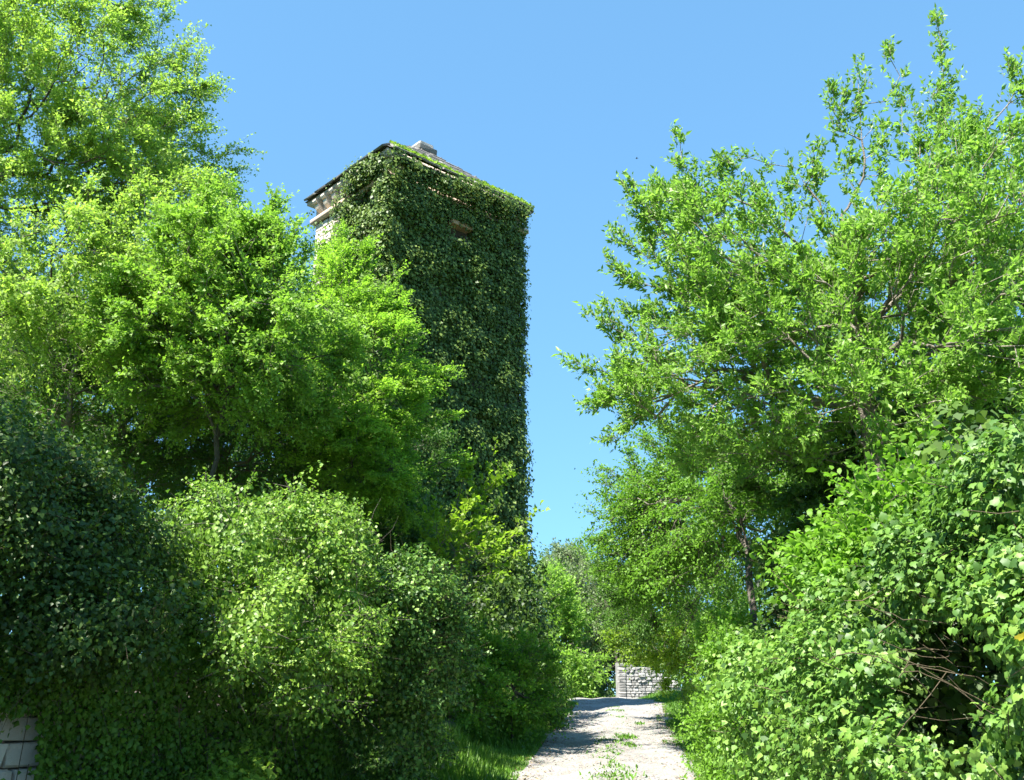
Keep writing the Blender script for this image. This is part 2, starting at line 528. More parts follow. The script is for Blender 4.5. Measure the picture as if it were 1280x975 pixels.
def blob_points(rng, blobs, n, outer=.45):
    """blobs: (px,py,Y,rx,ry,rd) photograph pixels, depth radius in metres"""
    C, R, W = [], [], []
    for bl in blobs:
        if bl[0] == 'w':
            C.append(np.array(bl[1:4])); R.append(list(bl[4:7])); W.append(np.prod(bl[4:7]) ** .8); continue
        px, py, Y, rx, ry, rd = bl
        c = P(px, py, Y); k = PIX(c)[0, 2] / F
        C.append(c); R.append([rx * k, rd, ry * k]); W.append((rx * k * rd * ry * k) ** .8)
    C = np.array(C); R = np.array(R); W = np.array(W) / sum(W)
    b = rng.choice(len(C), n, p=W)
    d = nrm(rng.normal(0, 1, (n, 3)))
    rad = rng.random(n) ** outer
    lump = .82 + .36 * vnoise(C[b] + d * 2.2, 11)
    return C[b] + d * R[b] * (rad * lump)[:, None], d, b


def tree(seed, name, label, trunk, blobs, n_attr, sprays, nleaf, leafsize, tpl, mat, cat='tree', bark='bark', shoots=(), group=None,
         spray_len=.5, up=.3, flat=0.0, droop=.15, r_tip=.006, expo=.5, rmax=.3, outer=.5, wid=1.0, ang=.9, singles=0, wob=.4, jit=.35,
         inner=.25, sprayjit=.35, splitleaf=None, zmin=None, shootleaf=26, sunbias=.35, wpath=.35, sag=0.0, wfloor=.12):
    rng = np.random.default_rng(seed)
    trunk = np.array(trunk, float)
    t = thing(name, label, cat, tuple(trunk[0]), group)
    attr, _, _ = blob_points(rng, blobs, n_attr, outer)
    if zmin is not None: attr = attr[attr[:, 2] > zmin]
    extra = []
    for (x0, y0, x1, y1, Y) in shoots:
        a = P(x0, y0, Y); b = P(x1, y1, Y)
        extra.append(np.stack([a + (b - a) * q for q in np.linspace(0, 1, 4)]))
    sh_end = None
    if extra:
        attr = np.concatenate([attr] + extra)
    Pn, par, T, isT = grow(rng, trunk, attr, wob=wob, wpath=wpath, sag=sag)
    r, tips = skeleton_mesh(Pn, par, T, isT, r_tip, expo, rmax, t, M[bark])
    fine = np.where((r < r_tip * 2.3) & (~isT))[0]
    tip_i = np.where(tips & ~isT)[0]
    # sprays: clumped -> weight by a noise field so that gaps and dense clumps form
    wgt = wfloor + np.clip(vnoise(Pn[fine] * 1.1, seed) - .28, 0, 1) * 2
    wgt *= np.where(tips[fine], 2.5, 1.0)
    pick = rng.choice(fine, sprays, p=wgt / wgt.sum())
    O = Pn[pick] + rng.normal(0, .05, (sprays, 3))
    cen = Pn[tip_i].mean(0)
    out = nrm(O - cen)
    D = nrm(T[pick] * .9 + out * .5 + np.array([0, 0, up]) + rng.normal(0, sprayjit, (sprays, 3)))
    if flat > 0: D[:, 2] *= (1 - .6 * flat); D = nrm(D)
    Ln = spray_len * (.55 + .75 * rng.random(sprays))
    # long leafy shoots
    for (x0, y0, x1, y1, Y) in shoots:
        a = P(x0, y0, Y); b = P(x1, y1, Y)
        q = rng.random(shootleaf)[:, None]
        O2 = a + (b - a) * q + rng.normal(0, .05, (shootleaf, 3))
        D2 = nrm(nrm(b - a)[None] * .9 + rng.normal(0, .55, (shootleaf, 3)))
        O = np.concatenate([O, O2]); D = np.concatenate([D, D2])
        Ln = np.concatenate([Ln, spray_len * .45 * (.6 + .6 * rng.random(shootleaf))])
    S = len(O)
    n0 = nrm(np.array([0, 0, 1.]) + SUN * sunbias + rng.normal(0, .35 + .6 * (1 - flat), (S, 3)))
    n0 = nrm(n0 - (n0 * D).sum(1, keepdims=True) * D)
    side = np.cross(D, n0)
    kk = rng.random(S) < .7
    V, Fc = spikes(O[kk], (O + D * Ln[:, None] * .95 + np.array([0, 0, -1.]) * (droop * Ln * .8)[:, None])[kk], r_tip * .65)
    obj('leaf_shoots', make_mesh('leaf_shoots', V, [Fc], M[bark]), t, kind='stuff')
    mI = np.arange(nleaf)
    tt = (mI + .6) / nleaf
    tt = np.tile(tt, (S, 1)) + rng.normal(0, .03, (S, nleaf))
    pos = O[:, None] + D[:, None] * (Ln[:, None] * tt)[..., None] + np.array([0, 0, -1.]) * (droop * Ln[:, None] * tt ** 2)[..., None]
    phi = np.where(mI % 2 == 0, 0, math.pi)[None, :] + (1 - flat) * rng.uniform(-math.pi, math.pi, (S, nleaf))
    sd = np.cos(phi)[..., None] * side[:, None] + np.sin(phi)[..., None] * n0[:, None]
    dl = D[:, None] * .75 + sd * ang + rng.normal(0, jit, (S, nleaf, 3)) + np.array([0, 0, -droop])
    nn = n0[:, None] + rng.normal(0, .45 + .3 * (1 - flat), (S, nleaf, 3)) + SUN * sunbias
    pos = pos.reshape(-1, 3); dl = dl.reshape(-1, 3); nn = nn.reshape(-1, 3)
    size = leafsize * (.6 + .6 * rng.random(len(pos))) * np.repeat(.8 + .4 * rng.random(S), nleaf)
    rnd = np.clip(np.repeat(rng.random(S), nleaf) * .5 + rng.random(len(pos)) * .5, 0, 1)
    if singles:
        keep = single_leaves(splitleaf or tpl, pos, dl, nn, size, t, M[mat], singles, wid)
        pos, dl, nn, size, rnd = pos[keep], dl[keep], nn[keep], size[keep], rnd[keep]
    obj('foliage', leaves(tpl, pos, dl, nn, size, rnd, 'foliage', M[mat], wid), t, kind='stuff')
    return t


def ivy(seed, name, label, blobs, n_clump, per, fill, leafsize, tpl, mat, cat='bush', rc=.22, singles=0, group=None, stems=0, wid=1.0,
        shell=(.82, 1.08), cull=-.25, holes=(), upw=.5, t=None, clumpwid=.6, fillsize=1.1, hang=0.9, lump=.9, stem_mat='vine', zlow=.0, fillr=(.72, 1.02), shoots=0, shootlen=.45, gap=.35):
    """mass of leaves on the skin of overlapping blobs, gathered in rounded clumps"""
    rng = np.random.default_rng(seed)
    C, R = [], []
    for px, py, Y, rx, ry, rd in blobs:
        c = P(px, py, Y); k = PIX(c)[0, 2] / F
        C.append(c); R.append([rx * k, rd, ry * k])
    C = np.array(C); R = np.array(R)
    A = (R[:, 0] * R[:, 2] + R[:, 0] * R[:, 1] + R[:, 1] * R[:, 2]); A = A / A.sum()
    base = C[0].copy(); base[2] = float(gz(base[0], base[1]))
    if t is None: t = thing(name, label, cat, tuple(base), group)
    def shellpts(n, lo, hi, cullv):
        got = []; tot = 0
        while tot < n:
            k = n * 3 + 100
            b = rng.choice(len(C), k, p=A)
            d = nrm(rng.normal(0, 1, (k, 3)))
            lm = 1 + lump * ((vnoise(C[b] * 3 + d * 2.6, seed + 5) - .5) * .7 + (vnoise(C[b] * 3 + d * 6.5, seed + 6) - .5) * .45)
            p = C[b] + d * R[b] * (rng.uniform(lo, hi, k) * lm)[:, None]
            N_ = nrm(d / R[b])
            view = nrm(np.array([0, 0, CAMZ]) - p)
            ok = ((N_ * view).sum(1) > cullv) | ((N_[:, 2] > .2) & (rng.random(k) < .6))
            ok &= p[:, 2] > gz(p[:, 0], p[:, 1]) + zlow
            for j in range(len(C)):
                q = ((p - C[j]) / R[j]); ok &= ~(((q ** 2).sum(1) < (lo * .82) ** 2) & (b != j))
            if holes:
                pp = PIX(p)
                for (hx, hy, hrx, hry, pr) in holes:
                    e = ((pp[:, 0] - hx) / hrx) ** 2 + ((pp[:, 1] - hy) / hry) ** 2
                    ok &= ~((e < 1 + .5 * (vnoise(p * 4, 3) - .5)) & (rng.random(k) < pr))
            got.append((p[ok], N_[ok])); tot += int(ok.sum())
        return np.concatenate([g[0] for g in got])[:n], np.concatenate([g[1] for g in got])[:n]
    cp, cn = shellpts(n_clump, shell[0], shell[1], cull)
    gk = rng.random(n_clump) > gap * 1.8 * np.clip(vnoise(cp * 2.4, seed + 9) - .25, 0, 1) * 1.6
    cp, cn = cp[gk], cn[gk]; n_clump = len(cp)
    rck = rc * (.45 + 1.0 * rng.random(n_clump) ** 1.5)
    u = nrm(rng.normal(0, 1, (n_clump, per, 3)) + cn[:, None] * .9 + np.array([0, 0, .45]))
    rad = rck[:, None] * (.35 + .65 * rng.random((n_clump, per)) ** .5)
    pos = cp[:, None] + u * rad[..., None] * np.array([1, 1, clumpwid + .2])
    nn = nrm(u * .6 + cn[:, None] * .45 + np.array([0, 0, upw]) + rng.normal(0, .38, u.shape))
    dl = np.array([0, 0, -hang]) + u * .6 + rng.normal(0, .45, u.shape)
    rnd = np.repeat(rng.random(n_clump) * .5, per).reshape(n_clump, per) + rng.random((n_clump, per)) * .5
    pos = pos.reshape(-1, 3); nn = nn.reshape(-1, 3); dl = dl.reshape(-1, 3); rnd = rnd.ravel()
    size = leafsize * (.55 + .65 * rng.random(len(pos))) * np.repeat(.75 + .5 * rng.random(n_clump), per)
    if shoots:
        pk = rng.integers(0, n_clump, shoots); Ls = shootlen * (.4 + .8 * rng.random(shoots)); m_ = 9
        sd_ = nrm(cn[pk] * .7 + UZ * .7 + rng.normal(0, .45, (shoots, 3)))
        tq = np.tile((np.arange(m_) + .5) / m_, (shoots, 1))[..., None]
        so_ = cp[pk][:, None] + sd_[:, None] * Ls[:, None, None] * tq + np.array([0, 0, -.35]) * Ls[:, None, None] * tq ** 2
        us_ = rng.normal(0, 1, so_.shape)
        V, Fc = tubes(cp[pk], cp[pk] + sd_ * Ls[:, None] * .9 + np.array([0, 0, -.3]) * Ls[:, None], np.full(shoots, .004), np.full(shoots, .002), 3, '', None)
        obj('shoots', make_mesh('shoots', V, [Fc], M[stem_mat]), t, kind='stuff')
        pos = np.concatenate([pos, so_.reshape(-1, 3)]); dl = np.concatenate([dl, (sd_[:, None] * .6 + nrm(us_) * .9).reshape(-1, 3)])
        nn = np.concatenate([nn, nrm(UZ + .3 * SUN + rng.normal(0, .45, so_.shape)).reshape(-1, 3)])
        size = np.concatenate([size, leafsize * (.5 + .5 * rng.random(shoots * m_))]); rnd = np.concatenate([rnd, .4 + .6 * rng.random(shoots * m_)])
    if fill:
        fp, fn = shellpts(fill, shell[0] * fillr[0], shell[0] * fillr[1], cull - .2)
        pos = np.concatenate([pos, fp]); nn = np.concatenate([nn, nrm(fn + np.array([0, 0, .35]) + rng.normal(0, .45, fp.shape))])
        dl = np.concatenate([dl, np.array([0, 0, -1.]) + rng.normal(0, .4, fp.shape)])
        rnd = np.concatenate([rnd, rng.random(fill)]); size = np.concatenate([size, leafsize * fillsize * (.7 + .5 * rng.random(fill))])
    if stems:
        sp, sn = shellpts(stems, shell[0] * .6, shell[0] * .95, cull)
        ln = rng.uniform(.12, .5, stems)
        dd = nrm(rng.normal(0, 1, (stems, 3)) * np.array([1, .5, .7]) - sn * .1)
        mid = sp + dd * (ln / 2)[:, None] + rng.normal(0, .07, (stems, 3))
        end = mid + nrm(dd + rng.normal(0, .35, (stems, 3))) * (ln / 2)[:, None]
        rr = rng.uniform(.0015, .005, stems)
        V1, F1 = tubes(sp, mid, rr, rr * .8, 4, '', None); V2, F2 = tubes(mid, end, rr * .8, rr * .4, 4, '', None)
        obj('vine_stems', make_mesh('vine_stems', np.concatenate([V1, V2]), [F1, F2 + len(V1)], M[stem_mat]), t, kind='stuff')
    if singles:
        keep = single_leaves(tpl, pos, dl, nn, size, t, M[mat], singles, wid)
        pos, dl, nn, size, rnd = pos[keep], dl[keep], nn[keep], size[keep], rnd[keep]
    obj('foliage', leaves(tpl, pos, dl, nn, size, rnd, 'foliage', M[mat], wid), t, kind='stuff')
    return t


# ------------------------------------------------------------------ stones
def stone_mesh(rng, name, mat, bev=.08, rough=.06):
    """unit block with chamfered, uneven edges"""
    b = bev
    pts = []
    for sx in (-1, 1):
        for sy in (-1, 1):
            for sz in (-1, 1):
                for ax in range(3):
                    q = np.array([sx, sy, sz], float) * .5
                    k = [0, 1, 2]; k.remove(ax)
                    for j in k: q[j] -= np.sign(q[j]) * b
                    pts.append(q)
    import bmesh
    bm = bmesh.new()
    for q in pts: bm.verts.new(q + rng.normal(0, rough * .35, 3))
    bmesh.ops.convex_hull(bm, input=bm.verts)
    me = bpy.data.meshes.new(name); bm.to_mesh(me); bm.free()
    me.materials.append(mat)
    return me


def place(name, me, parent, c, ax, ay, az, sx, sy, sz):
    o = obj(name, me, parent)
    o.matrix_basis = Matrix(((ax[0] * sx, ay[0] * sy, az[0] * sz, c[0]), (ax[1] * sx, ay[1] * sy, az[1] * sz, c[1]),
                             (ax[2] * sx, ay[2] * sy, az[2] * sz, c[2]), (0, 0, 0, 1)))
    return o


def box_mesh(name, verts8, mat):
    f = np.array([[0, 1, 3, 2], [4, 6, 7, 5], [0, 4, 5, 1], [2, 3, 7, 6], [0, 2, 6, 4], [1, 5, 7, 3]])
    return make_mesh(name, np.array(verts8, float), [f], mat)


# ------------------------------------------------------------------ the tower
E = 17.6                                       # eave height
C0 = np.array([-3.80, 25.60]); A_ = np.array([.740, .673]); A_ /= np.linalg.norm(A_); B_ = np.array([-A_[1], A_[0]])
LA, LB = 6.15, 4.83                            # eave lengths: right face, left face
INS = .36
A3 = np.array([*A_, 0]); B3 = np.array([*B_, 0])
Q0 = C0 + (A_ + B_) * INS
WLA, WLB = LA - 2 * INS, LB - 2 * INS
Zb = .6
tower = thing('stone_tower', 'tall square stone tower wrapped in ivy with a low stone slab roof', 'tower', (float((C0 + A_ * LA / 2 + B_ * LB / 2)[0]), float((C0 + A_ * LA / 2 + B_ * LB / 2)[1]), Zb))


def face_mesh(origin, ua, nrm_, width, z0, z1, hole=None):
    """wall face as a grid with an optional real opening (u0,u1,z0,z1) 0.45 m deep"""
    us_ = [0, width]; zs_ = [z0, z1]
    if hole: us_ = [0, hole[0], hole[1], width]; zs_ = [z0, hole[2], hole[3], z1]
    V, Fq = [], []
    def v(u, z, d=0):
        p = np.array([*origin, 0]) + np.array([*ua, 0]) * u - np.array([*nrm_, 0]) * d; p[2] = z; V.append(p); return len(V) - 1
    g = [[v(u, z) for u in us_] for z in zs_]
    for i in range(len(zs_) - 1):
        for j in range(len(us_) - 1):
            if hole and i == 1 and j == 1: continue
            Fq.append([g[i][j], g[i][j + 1], g[i + 1][j + 1], g[i + 1][j]])
    if hole:
        c = [(hole[0], hole[2]), (hole[1], hole[2]), (hole[1], hole[3]), (hole[0], hole[3])]
        f_ = [v(*q) for q in c]; k_ = [v(*q, .45) for q in c]
        for q in range(4): Fq.append([f_[q], f_[(q + 1) % 4], k_[(q + 1) % 4], k_[q]])
        Fq.append(k_)
    return np.array(V), np.array(Fq)


# window on the right-hand face: intersect the view ray with the face
nR = -B_                                        # outward normal of right face
nL = -A_                                        # outward normal of left face
ray = P(571, 290, 1.0) - np.array([0, 0, CAMZ])
tt_ = ((Q0 - 0) @ nR) / (ray[:2] @ nR)
wp = ray * tt_ + np.array([0, 0, CAMZ]); wu = (wp[:2] - Q0) @ A_; wz = wp[2]
HOLE = (wu - .36, wu + .36, wz - .34, wz + .06)
Vs, Fs_, off = [], [], 0
Q1 = Q0 + A_ * WLA; Q2 = Q1 + B_ * WLB; Q3 = Q0 + B_ * WLB
ZT = E - .10
for (og, ua, nn_, wd, hl) in ((Q0, A_, nR, WLA, HOLE), (Q1, B_, A_, WLB, None), (Q2, -A_, B_, WLA, None), (Q3, -B_, nL, WLB, None)):
    v_, f_ = face_mesh(og, ua, nn_, wd, Zb - 1, ZT, hl)
    Vs.append(v_); Fs_.append(f_ + off); off += len(v_)
obj('wall', make_mesh('wall', np.concatenate(Vs), Fs_, M['walldark']), tower)
rs = np.random.default_rng(4)
SM = [stone_mesh(rs, 'stone', M['warmstone'], .1, .07) for _ in range(6)]
SMg = [stone_mesh(rs, 'stone', M['stone'], .08, .08) for _ in range(6)]
# lintel and sill of the little window
lin = stone_mesh(rs, 'lintel', M['brick'], .04, .03)
place('lintel', lin, tower, np.array([*(Q0 + A_ * wu + nR * .14), HOLE[3] + .08]), A3, -B3, UZ, .86, .36, .14)
place('sill', lin, tower, np.array([*(Q0 + A_ * wu + nR * .03), HOLE[2] - .05]), A3, -B3, UZ, .8, .25, .09)
# exposed masonry at the far left top of the left face
for row in range(13):
    z = E - 1.05 - row * .27
    u = WLB - (.0 if row % 2 else .0)
    first = True
    while u > WLB - 1.75:
        wd = rs.uniform(.42, .6) if first else rs.uniform(.24, .5)
        if first and row % 2: wd *= .62
        c = Q0 + B_ * (u - wd / 2) + nL * .0
        place('stone', SM[rs.integers(6)], tower, np.array([*c, z]), B3, A3, UZ, wd - .025, .16 + rs.uniform(-.02, .03), .25)
        u -= wd; first = False
# cornice, corbels, soffit
def beam(name, c, half, mat, axes=(A3, B3)):
    v8 = []
    for a in (-1, 1):
        for b_ in (-1, 1):
            for c_ in (-1, 1):
                v8.append(np.array(c) + axes[0] * half[0] * a + axes[1] * half[1] * b_ + UZ * half[2] * c_)
    return box_mesh(name, v8, mat)


obj('cornice', beam('cornice', [*(Q0 + B_ * (WLB / 2) + nL * .10), E - .80], (.14, WLB / 2 + .13, .075), M['cornice']), tower, label='pinkish stone string course below the corbels on the left face')
obj('cornice', beam('cornice', [*(Q0 + A_ * (WLA / 2) + nR * .10), E - .803], (WLA / 2 + .24, .137, .072), M['cornice']), tower)
obj('frieze', beam('frieze', [*(Q0 + B_ * (WLB / 2) + nL * .03), E - .42], (.055, WLB / 2 + .02, .30), M['warmstone']), tower)
obj('frieze', beam('frieze', [*(Q0 + A_ * (WLA / 2) + nR * .03), E - .423], (WLA / 2 + .08, .052, .297), M['warmstone']), tower)
prof = [(0, 0), (.30, 0), (.31, -.07), (.27, -.13), (.19, -.16), (.20, -.23), (.16, -.31), (.08, -.37), (0, -.40)]


def corbel(c2, out2, w_=.20):
    along = np.array([-out2[1], out2[0]]); V = []
    for s_ in (-1, 1):
        for (o_, z_) in prof:
            q = c2 + out2 * (o_ - .02) * 1.0 + along * s_ * w_ / 2
            V.append([q[0], q[1], E - .135 + z_])
    n_ = len(prof)
    side_ = [[k, (k + 1) % n_, (k + 1) % n_ + n_, k + n_] for k in range(n_)]
    me = bpy.data.meshes.new('corbel')
    me.from_pydata(V, [], side_ + [list(range(n_))[::-1], [k + n_ for k in range(n_)]]); me.materials.append(M['warmstone'])
    return obj('corbel', me, tower)


for k in range(8): corbel(Q0 + B_ * (.28 + k * (WLB - .56) / 7) + nL * .085, nL)
for k in range(9): corbel(Q0 + A_ * (.28 + k * (WLA - .56) / 8) + nR * .085, nR)
corbel(Q0 + (nL + nR) * .03, nrm(nL + nR), .24)
obj('soffit', beam('soffit', [*(C0 + A_ * LA / 2 + B_ * LB / 2), E - .07], (LA / 2 - .06, LB / 2 - .06, .06), M['warmstone']), tower)
# slab roof
cc = C0 + A_ * LA / 2 + B_ * LB / 2
apex = np.array([*cc, E + 2.2])
cor = [np.array([*C0, E]), np.array([*(C0 + A_ * LA), E]), np.array([*(C0 + A_ * LA + B_ * LB), E]), np.array([*(C0 + B_ * LB), E])]
V = [q for q in cor] + [apex]
me = bpy.data.meshes.new('roof'); me.from_pydata([list(q) for q in V], [], [[0, 1, 4], [1, 2, 4], [2, 3, 4], [3, 0, 4]]); me.materials.append(M['slab'])
roof = obj('roof', me, tower)
SL = [stone_mesh(rs, 'slab', M['slab'], .05, .05) for _ in range(6)]
for s_ in range(4):
    a, b_ = cor[s_], cor[(s_ + 1) % 4]
    mid = (a + b_) / 2; upv = apex - mid; sl_len = np.linalg.norm(upv); upv = upv / sl_len
    al = nrm(b_ - a); n3 = np.cross(al, upv)
    if n3[2] < 0: n3 = -n3
    rows = 13
    for r_ in range(rows):
        t0 = r_ / rows
        wid_ = np.linalg.norm(b_ - a) * (1 - t0 - .62 / rows) + .02
        k = max(1, int(round(wid_ / .68)))
        for j in range(k):
            u0 = -wid_ / 2 + wid_ * (j + .5) / k + (rs.uniform(-.04, .04) if k > 1 else 0)
            c = mid + upv * (sl_len * (t0 + .52 / rows)) + al * u0 + n3 * (.055 + rs.uniform(-.01, .012)) - upv * (.05 if r_ == 0 else .02)
            tilt = nrm(upv - n3 * .07)
            place('slab', SL[rs.integers(6)], roof, c, al, tilt, np.cross(al, tilt) * (1 if np.cross(al, tilt)[2] > 0 else -1), wid_ / k - .012, sl_len / rows * 1.25, .06)
cap1 = stone_mesh(rs, 'cap_stone', M['stonedark'], .06, .03)
place('cap_stone', cap1, tower, np.array([*cc, E + 2.08]), A3, B3, UZ, .8, .78, .2)
place('cap_stone', stone_mesh(rs, 'cap_stone', M['stone'], .08, .04), tower, np.array([*cc, E + 2.28]), nrm(A3 + .06 * UZ), B3, UZ, .62, .6, .16)

# ivy on the tower
rng = np.random.default_rng(21)
ivt = thing('climbing_ivy', 'dense dark ivy covering the walls of the tall tower up to its eaves', 'ivy', (float(Q0[0]), float(Q0[1]), Zb))
pos, nn, dl, sz, rn = [], [], [], [], []


def ivy_face(og, ua, no_, width, n, kind):
    """clumped, shingled leaves on a wall plane; thickness grows towards the ground"""
    k = n // 7
    u = rng.uniform(-.30 if kind in (0, 1) else -.05, width + (.30 if kind == 0 else .02), k); z = Zb + (E - .12 - Zb) * rng.random(k) ** 1.0
    noi = vnoise(np.stack([u * 1.8, z * 2.4, u * 0 + kind * 7], 1), 31)
    ok = rng.random(k) < .2 + 1.4 * noi
    if kind == 0:                                # left face: bare stone at its far top corner
        edge_ = width - 1.35 + .5 * (vnoise(np.stack([u * 0, z * 1.5, z * 0], 1), 9) - .3)
        ok &= ~((u > edge_) & (z > E - 4.2) & (rng.random(k) > .06))
        ok &= ~((u > width - 2.4) & (z > E - .95) & (rng.random(k) > .22))
        ok &= ~((u > width - 1.35) & (z > E - .8) & (rng.random(k) > .1))
    if kind == 1:
        ok &= ~((np.abs(u - wu) < .44) & (z > HOLE[2] - .12) & (z < HOLE[3] + .12))
    u, z, noi = u[ok], z[ok], noi[ok]; k = len(u)
    low = np.clip((E - z) / (E - Zb), 0, 1)
    th = .04 + .34 * noi + .10 * low + .55 * low ** 5 + .9 * np.clip(low - .86, 0, 1) * 4
    th += .28 * sstep(E - .9, E - .2, z) * (rng.random(k) < .9)          # bulges over the cornice
    if kind == 2: th = th * .6 + .12 * (vnoise(np.stack([z * .8, z * 0, z * 0], 1), 12) - .5) + .3 * low ** 4
    cu = np.stack([og[0] + ua[0] * u, og[1] + ua[1] * u, z], 1)
    no3 = np.array([*no_, 0])
    c = cu + no3 * th[:, None]
    per = 7
    uu = nrm(rng.normal(0, 1, (k, per, 3)) + no3 * .9 + UZ * .35)
    p = c[:, None] + uu * (rng.uniform(.05, .26 if kind < 2 else .16, (k, per)))[..., None]
    pos.append(p.reshape(-1, 3))
    nn.append((uu * .42 + no3 * 1.0 + UZ * .32 + rng.normal(0, .3, p.shape)).reshape(-1, 3))
    dl.append((np.array([0, 0, -1.]) + uu * .5 + rng.normal(0, .35, p.shape)).reshape(-1, 3))
    sz.append((.11 * (.5 + .7 * rng.random((k, per)))).ravel()); rn.append((rng.random((k, per)) * .6 + .4 * rng.random((k, 1))).ravel())
    # backing layer
    m_ = int(n * .35)
    u = rng.uniform(-.12, width + .12, m_); z = Zb + (E - .1 - Zb) * rng.random(m_)
    ok = np.ones(m_, bool)
    if kind == 0:
        ok &= ~((u > width - 1.55) & (z > E - 4.2)) & ~((u > width - 2.6) & (z > E - .95))
    if kind == 1: ok &= ~((np.abs(u - wu) < .42) & (z > HOLE[2] - .05) & (z < HOLE[3] + .24))
    u, z = u[ok], z[ok]
    low = np.clip((E - z) / (E - Zb), 0, 1)
    th = rng.uniform(.02, .12, len(u)) + .5 * low ** 5
    p = np.stack([og[0] + ua[0] * u, og[1] + ua[1] * u, z], 1) + no3 * th[:, None]
    pos.append(p); nn.append(no3 + UZ * .3 + rng.normal(0, .3, p.shape)); dl.append(np.array([0, 0, -1.]) + rng.normal(0, .3, p.shape))
    sz.append(.13 * (.7 + .5 * rng.random(len(u)))); rn.append(rng.random(len(u)))


ivy_face(Q0, A_, nR, WLA, 72000, 1)
ivy_face(Q0, B_, nL, WLB, 46000, 0)
ivy_face(Q1, B_, A_, WLB, 9000, 2)
ivy_face(Q3, A_, B_, WLA, 3000, 3)
# around the near corner and along the eaves
def strip(p0, p1, n, r, sizes=.10, up=.5):
    t_ = rng.random(n)[:, None]
    u_ = nrm(rng.normal(0, 1, (n, 3)))
    p = p0 + (p1 - p0) * t_ + u_ * r * rng.random((n, 1)) ** .5
    pos.append(p); nn.append(u_ + UZ * up + rng.normal(0, .3, p.shape)); dl.append(np.array([0, 0, -.8]) + u_ * .6 + rng.normal(0, .4, p.shape))
    sz.append(sizes * (.6 + .6 * rng.random(n))); rn.append(rng.random(n))


qq = lambda xy, z: np.array([xy[0], xy[1], z])
strip(qq(Q0 + (nL + nR) * .12, Zb), qq(Q0 + (nL + nR) * .10, E - .6), 5200, .30)
strip(qq(Q1 + (A_ + nR) * .08, Zb), qq(Q1 + (A_ + nR) * .06, E - .5), 2600, .15)
strip(qq(Q0 + nR * .22 + A_ * .1, E - .75), qq(Q1 + nR * .2, E - .75), 1700, .2)
strip(qq(Q0 + nR * .2 + A_ * .4, E - .35), qq(Q1 + nR * .2, E - .35), 2200, .24)
strip(qq(Q0 + nL * .22, E - .6), qq(Q0 + nL * .2 + B_ * 2.1, E - .6), 1300, .28)
strip(qq(C0 + A_ * .5 + B_ * .12, E - .2), qq(C0 + A_ * (LA - .3) + B_ * .12, E - .2), 4200, .18)
strip(qq(C0 + B_ * .25 + A_ * .1, E - .2), qq(C0 + B_ * (LB * .42) + A_ * .1, E - .2), 900, .17)
pos_, nn_, dl_, sz_, rn_ = [np.concatenate(q) for q in (pos, nn, dl, sz, rn)]
obj('leaves', leaves('ivy2', pos_, dl_, nn_, sz_, rn_, 'leaves', M['ivy_dark']), ivt, kind='stuff')
# young ivy running over the edge of the roof
n = 3000
t_ = .05 + .94 * rng.random(n); tuft = vnoise(np.stack([t_ * 9, t_ * 0, t_ * 0], 1), 77)
keep = rng.random(n) < (.25 + 1.3 * tuft) * (1 - .0 * t_)
t_ = t_[keep]; tuft = tuft[keep]; n = len(t_)
upv = nrm(apex - np.array([*(C0 + A_ * LA / 2), E])); dep = rng.random(n) ** 1.6 * (.15 + .55 * tuft)
p = np.array([*C0, E]) + A3 * (t_ * LA)[:, None] + upv * dep[:, None] + UZ * (rng.uniform(.02, .10, n) + .12 * tuft * rng.random(n))[:, None]
obj('leaves', leaves('ivy4', p, rng.normal(0, 1, (n, 3)) + UZ * .2, UZ + rng.normal(0, .5, (n, 3)), .09 * (.5 + .8 * rng.random(n)), rng.random(n), 'leaves', M['ivy_light']), ivt, kind='stuff', label='bright young ivy along the roof edge')
# climbing stems
n = 46
for_f = []
P0, P1 = [], []
for k in range(n):
    face = k % 3
    og, ua, no_, wd = ((Q0, A_, nR, WLA), (Q0, B_, nL, WLB), (Q1, B_, A_, WLB))[face]
    u = rng.uniform(.2, wd - .2); z = Zb
    last = np.array([*(og + ua * u + no_ * .03), z])
    while z < E - rng.uniform(1.5, 8):
        z += .6; u += rng.normal(0, .10)
        q = np.array([*(og + ua * u + no_ * .03), z]); P0.append(last); P1.append(q); last = q
P0, P1 = np.array(P0), np.array(P1)
V, Fc = tubes(P0, P1, np.full(len(P0), .022), np.full(len(P0), .02), 5, '', None)
obj('stems', make_mesh('stems', V, [Fc], M['bark']), ivt, kind='stuff')

# ------------------------------------------------------------------ bank wall on the left (stone blocks under the ivy)
WL = np.linalg.norm(WB - WA)
SB = [stone_mesh(rs, 'stone', M['warmstone'], .07, .12) for _ in range(6)]
bank = thing('retaining_wall', 'low wall of pale squared stones showing at the lower left under the ivy', 'wall', (float(WA[0]), float(WA[1]), float(gz(*(WA + WN * .3)))))
wd3 = np.array([*WD, 0]); wn3 = np.array([*WN, 0])
core = (WA + WB) / 2
obj('core', beam('core', [*(core - WN * .22), .75], (WL / 2, .15, .95), M['walldark'], axes=(wd3, wn3)), bank)
for row in range(8):
    z = .12 + row * .235
    u = -.2 if row % 2 else 0
    while u < 4.6:
        wd = rs.uniform(.36, .62)
        c = WA + WD * (u + wd / 2) - WN * (.02 + rs.uniform(-.015, .02))
        place('stone', SB[rs.integers(6)], bank, np.array([*c, z + rs.uniform(-.008, .008)]), nrm(wd3 + UZ * rs.normal(0, .012)), wn3, UZ, wd - .02, .26, .222)
        u += wd

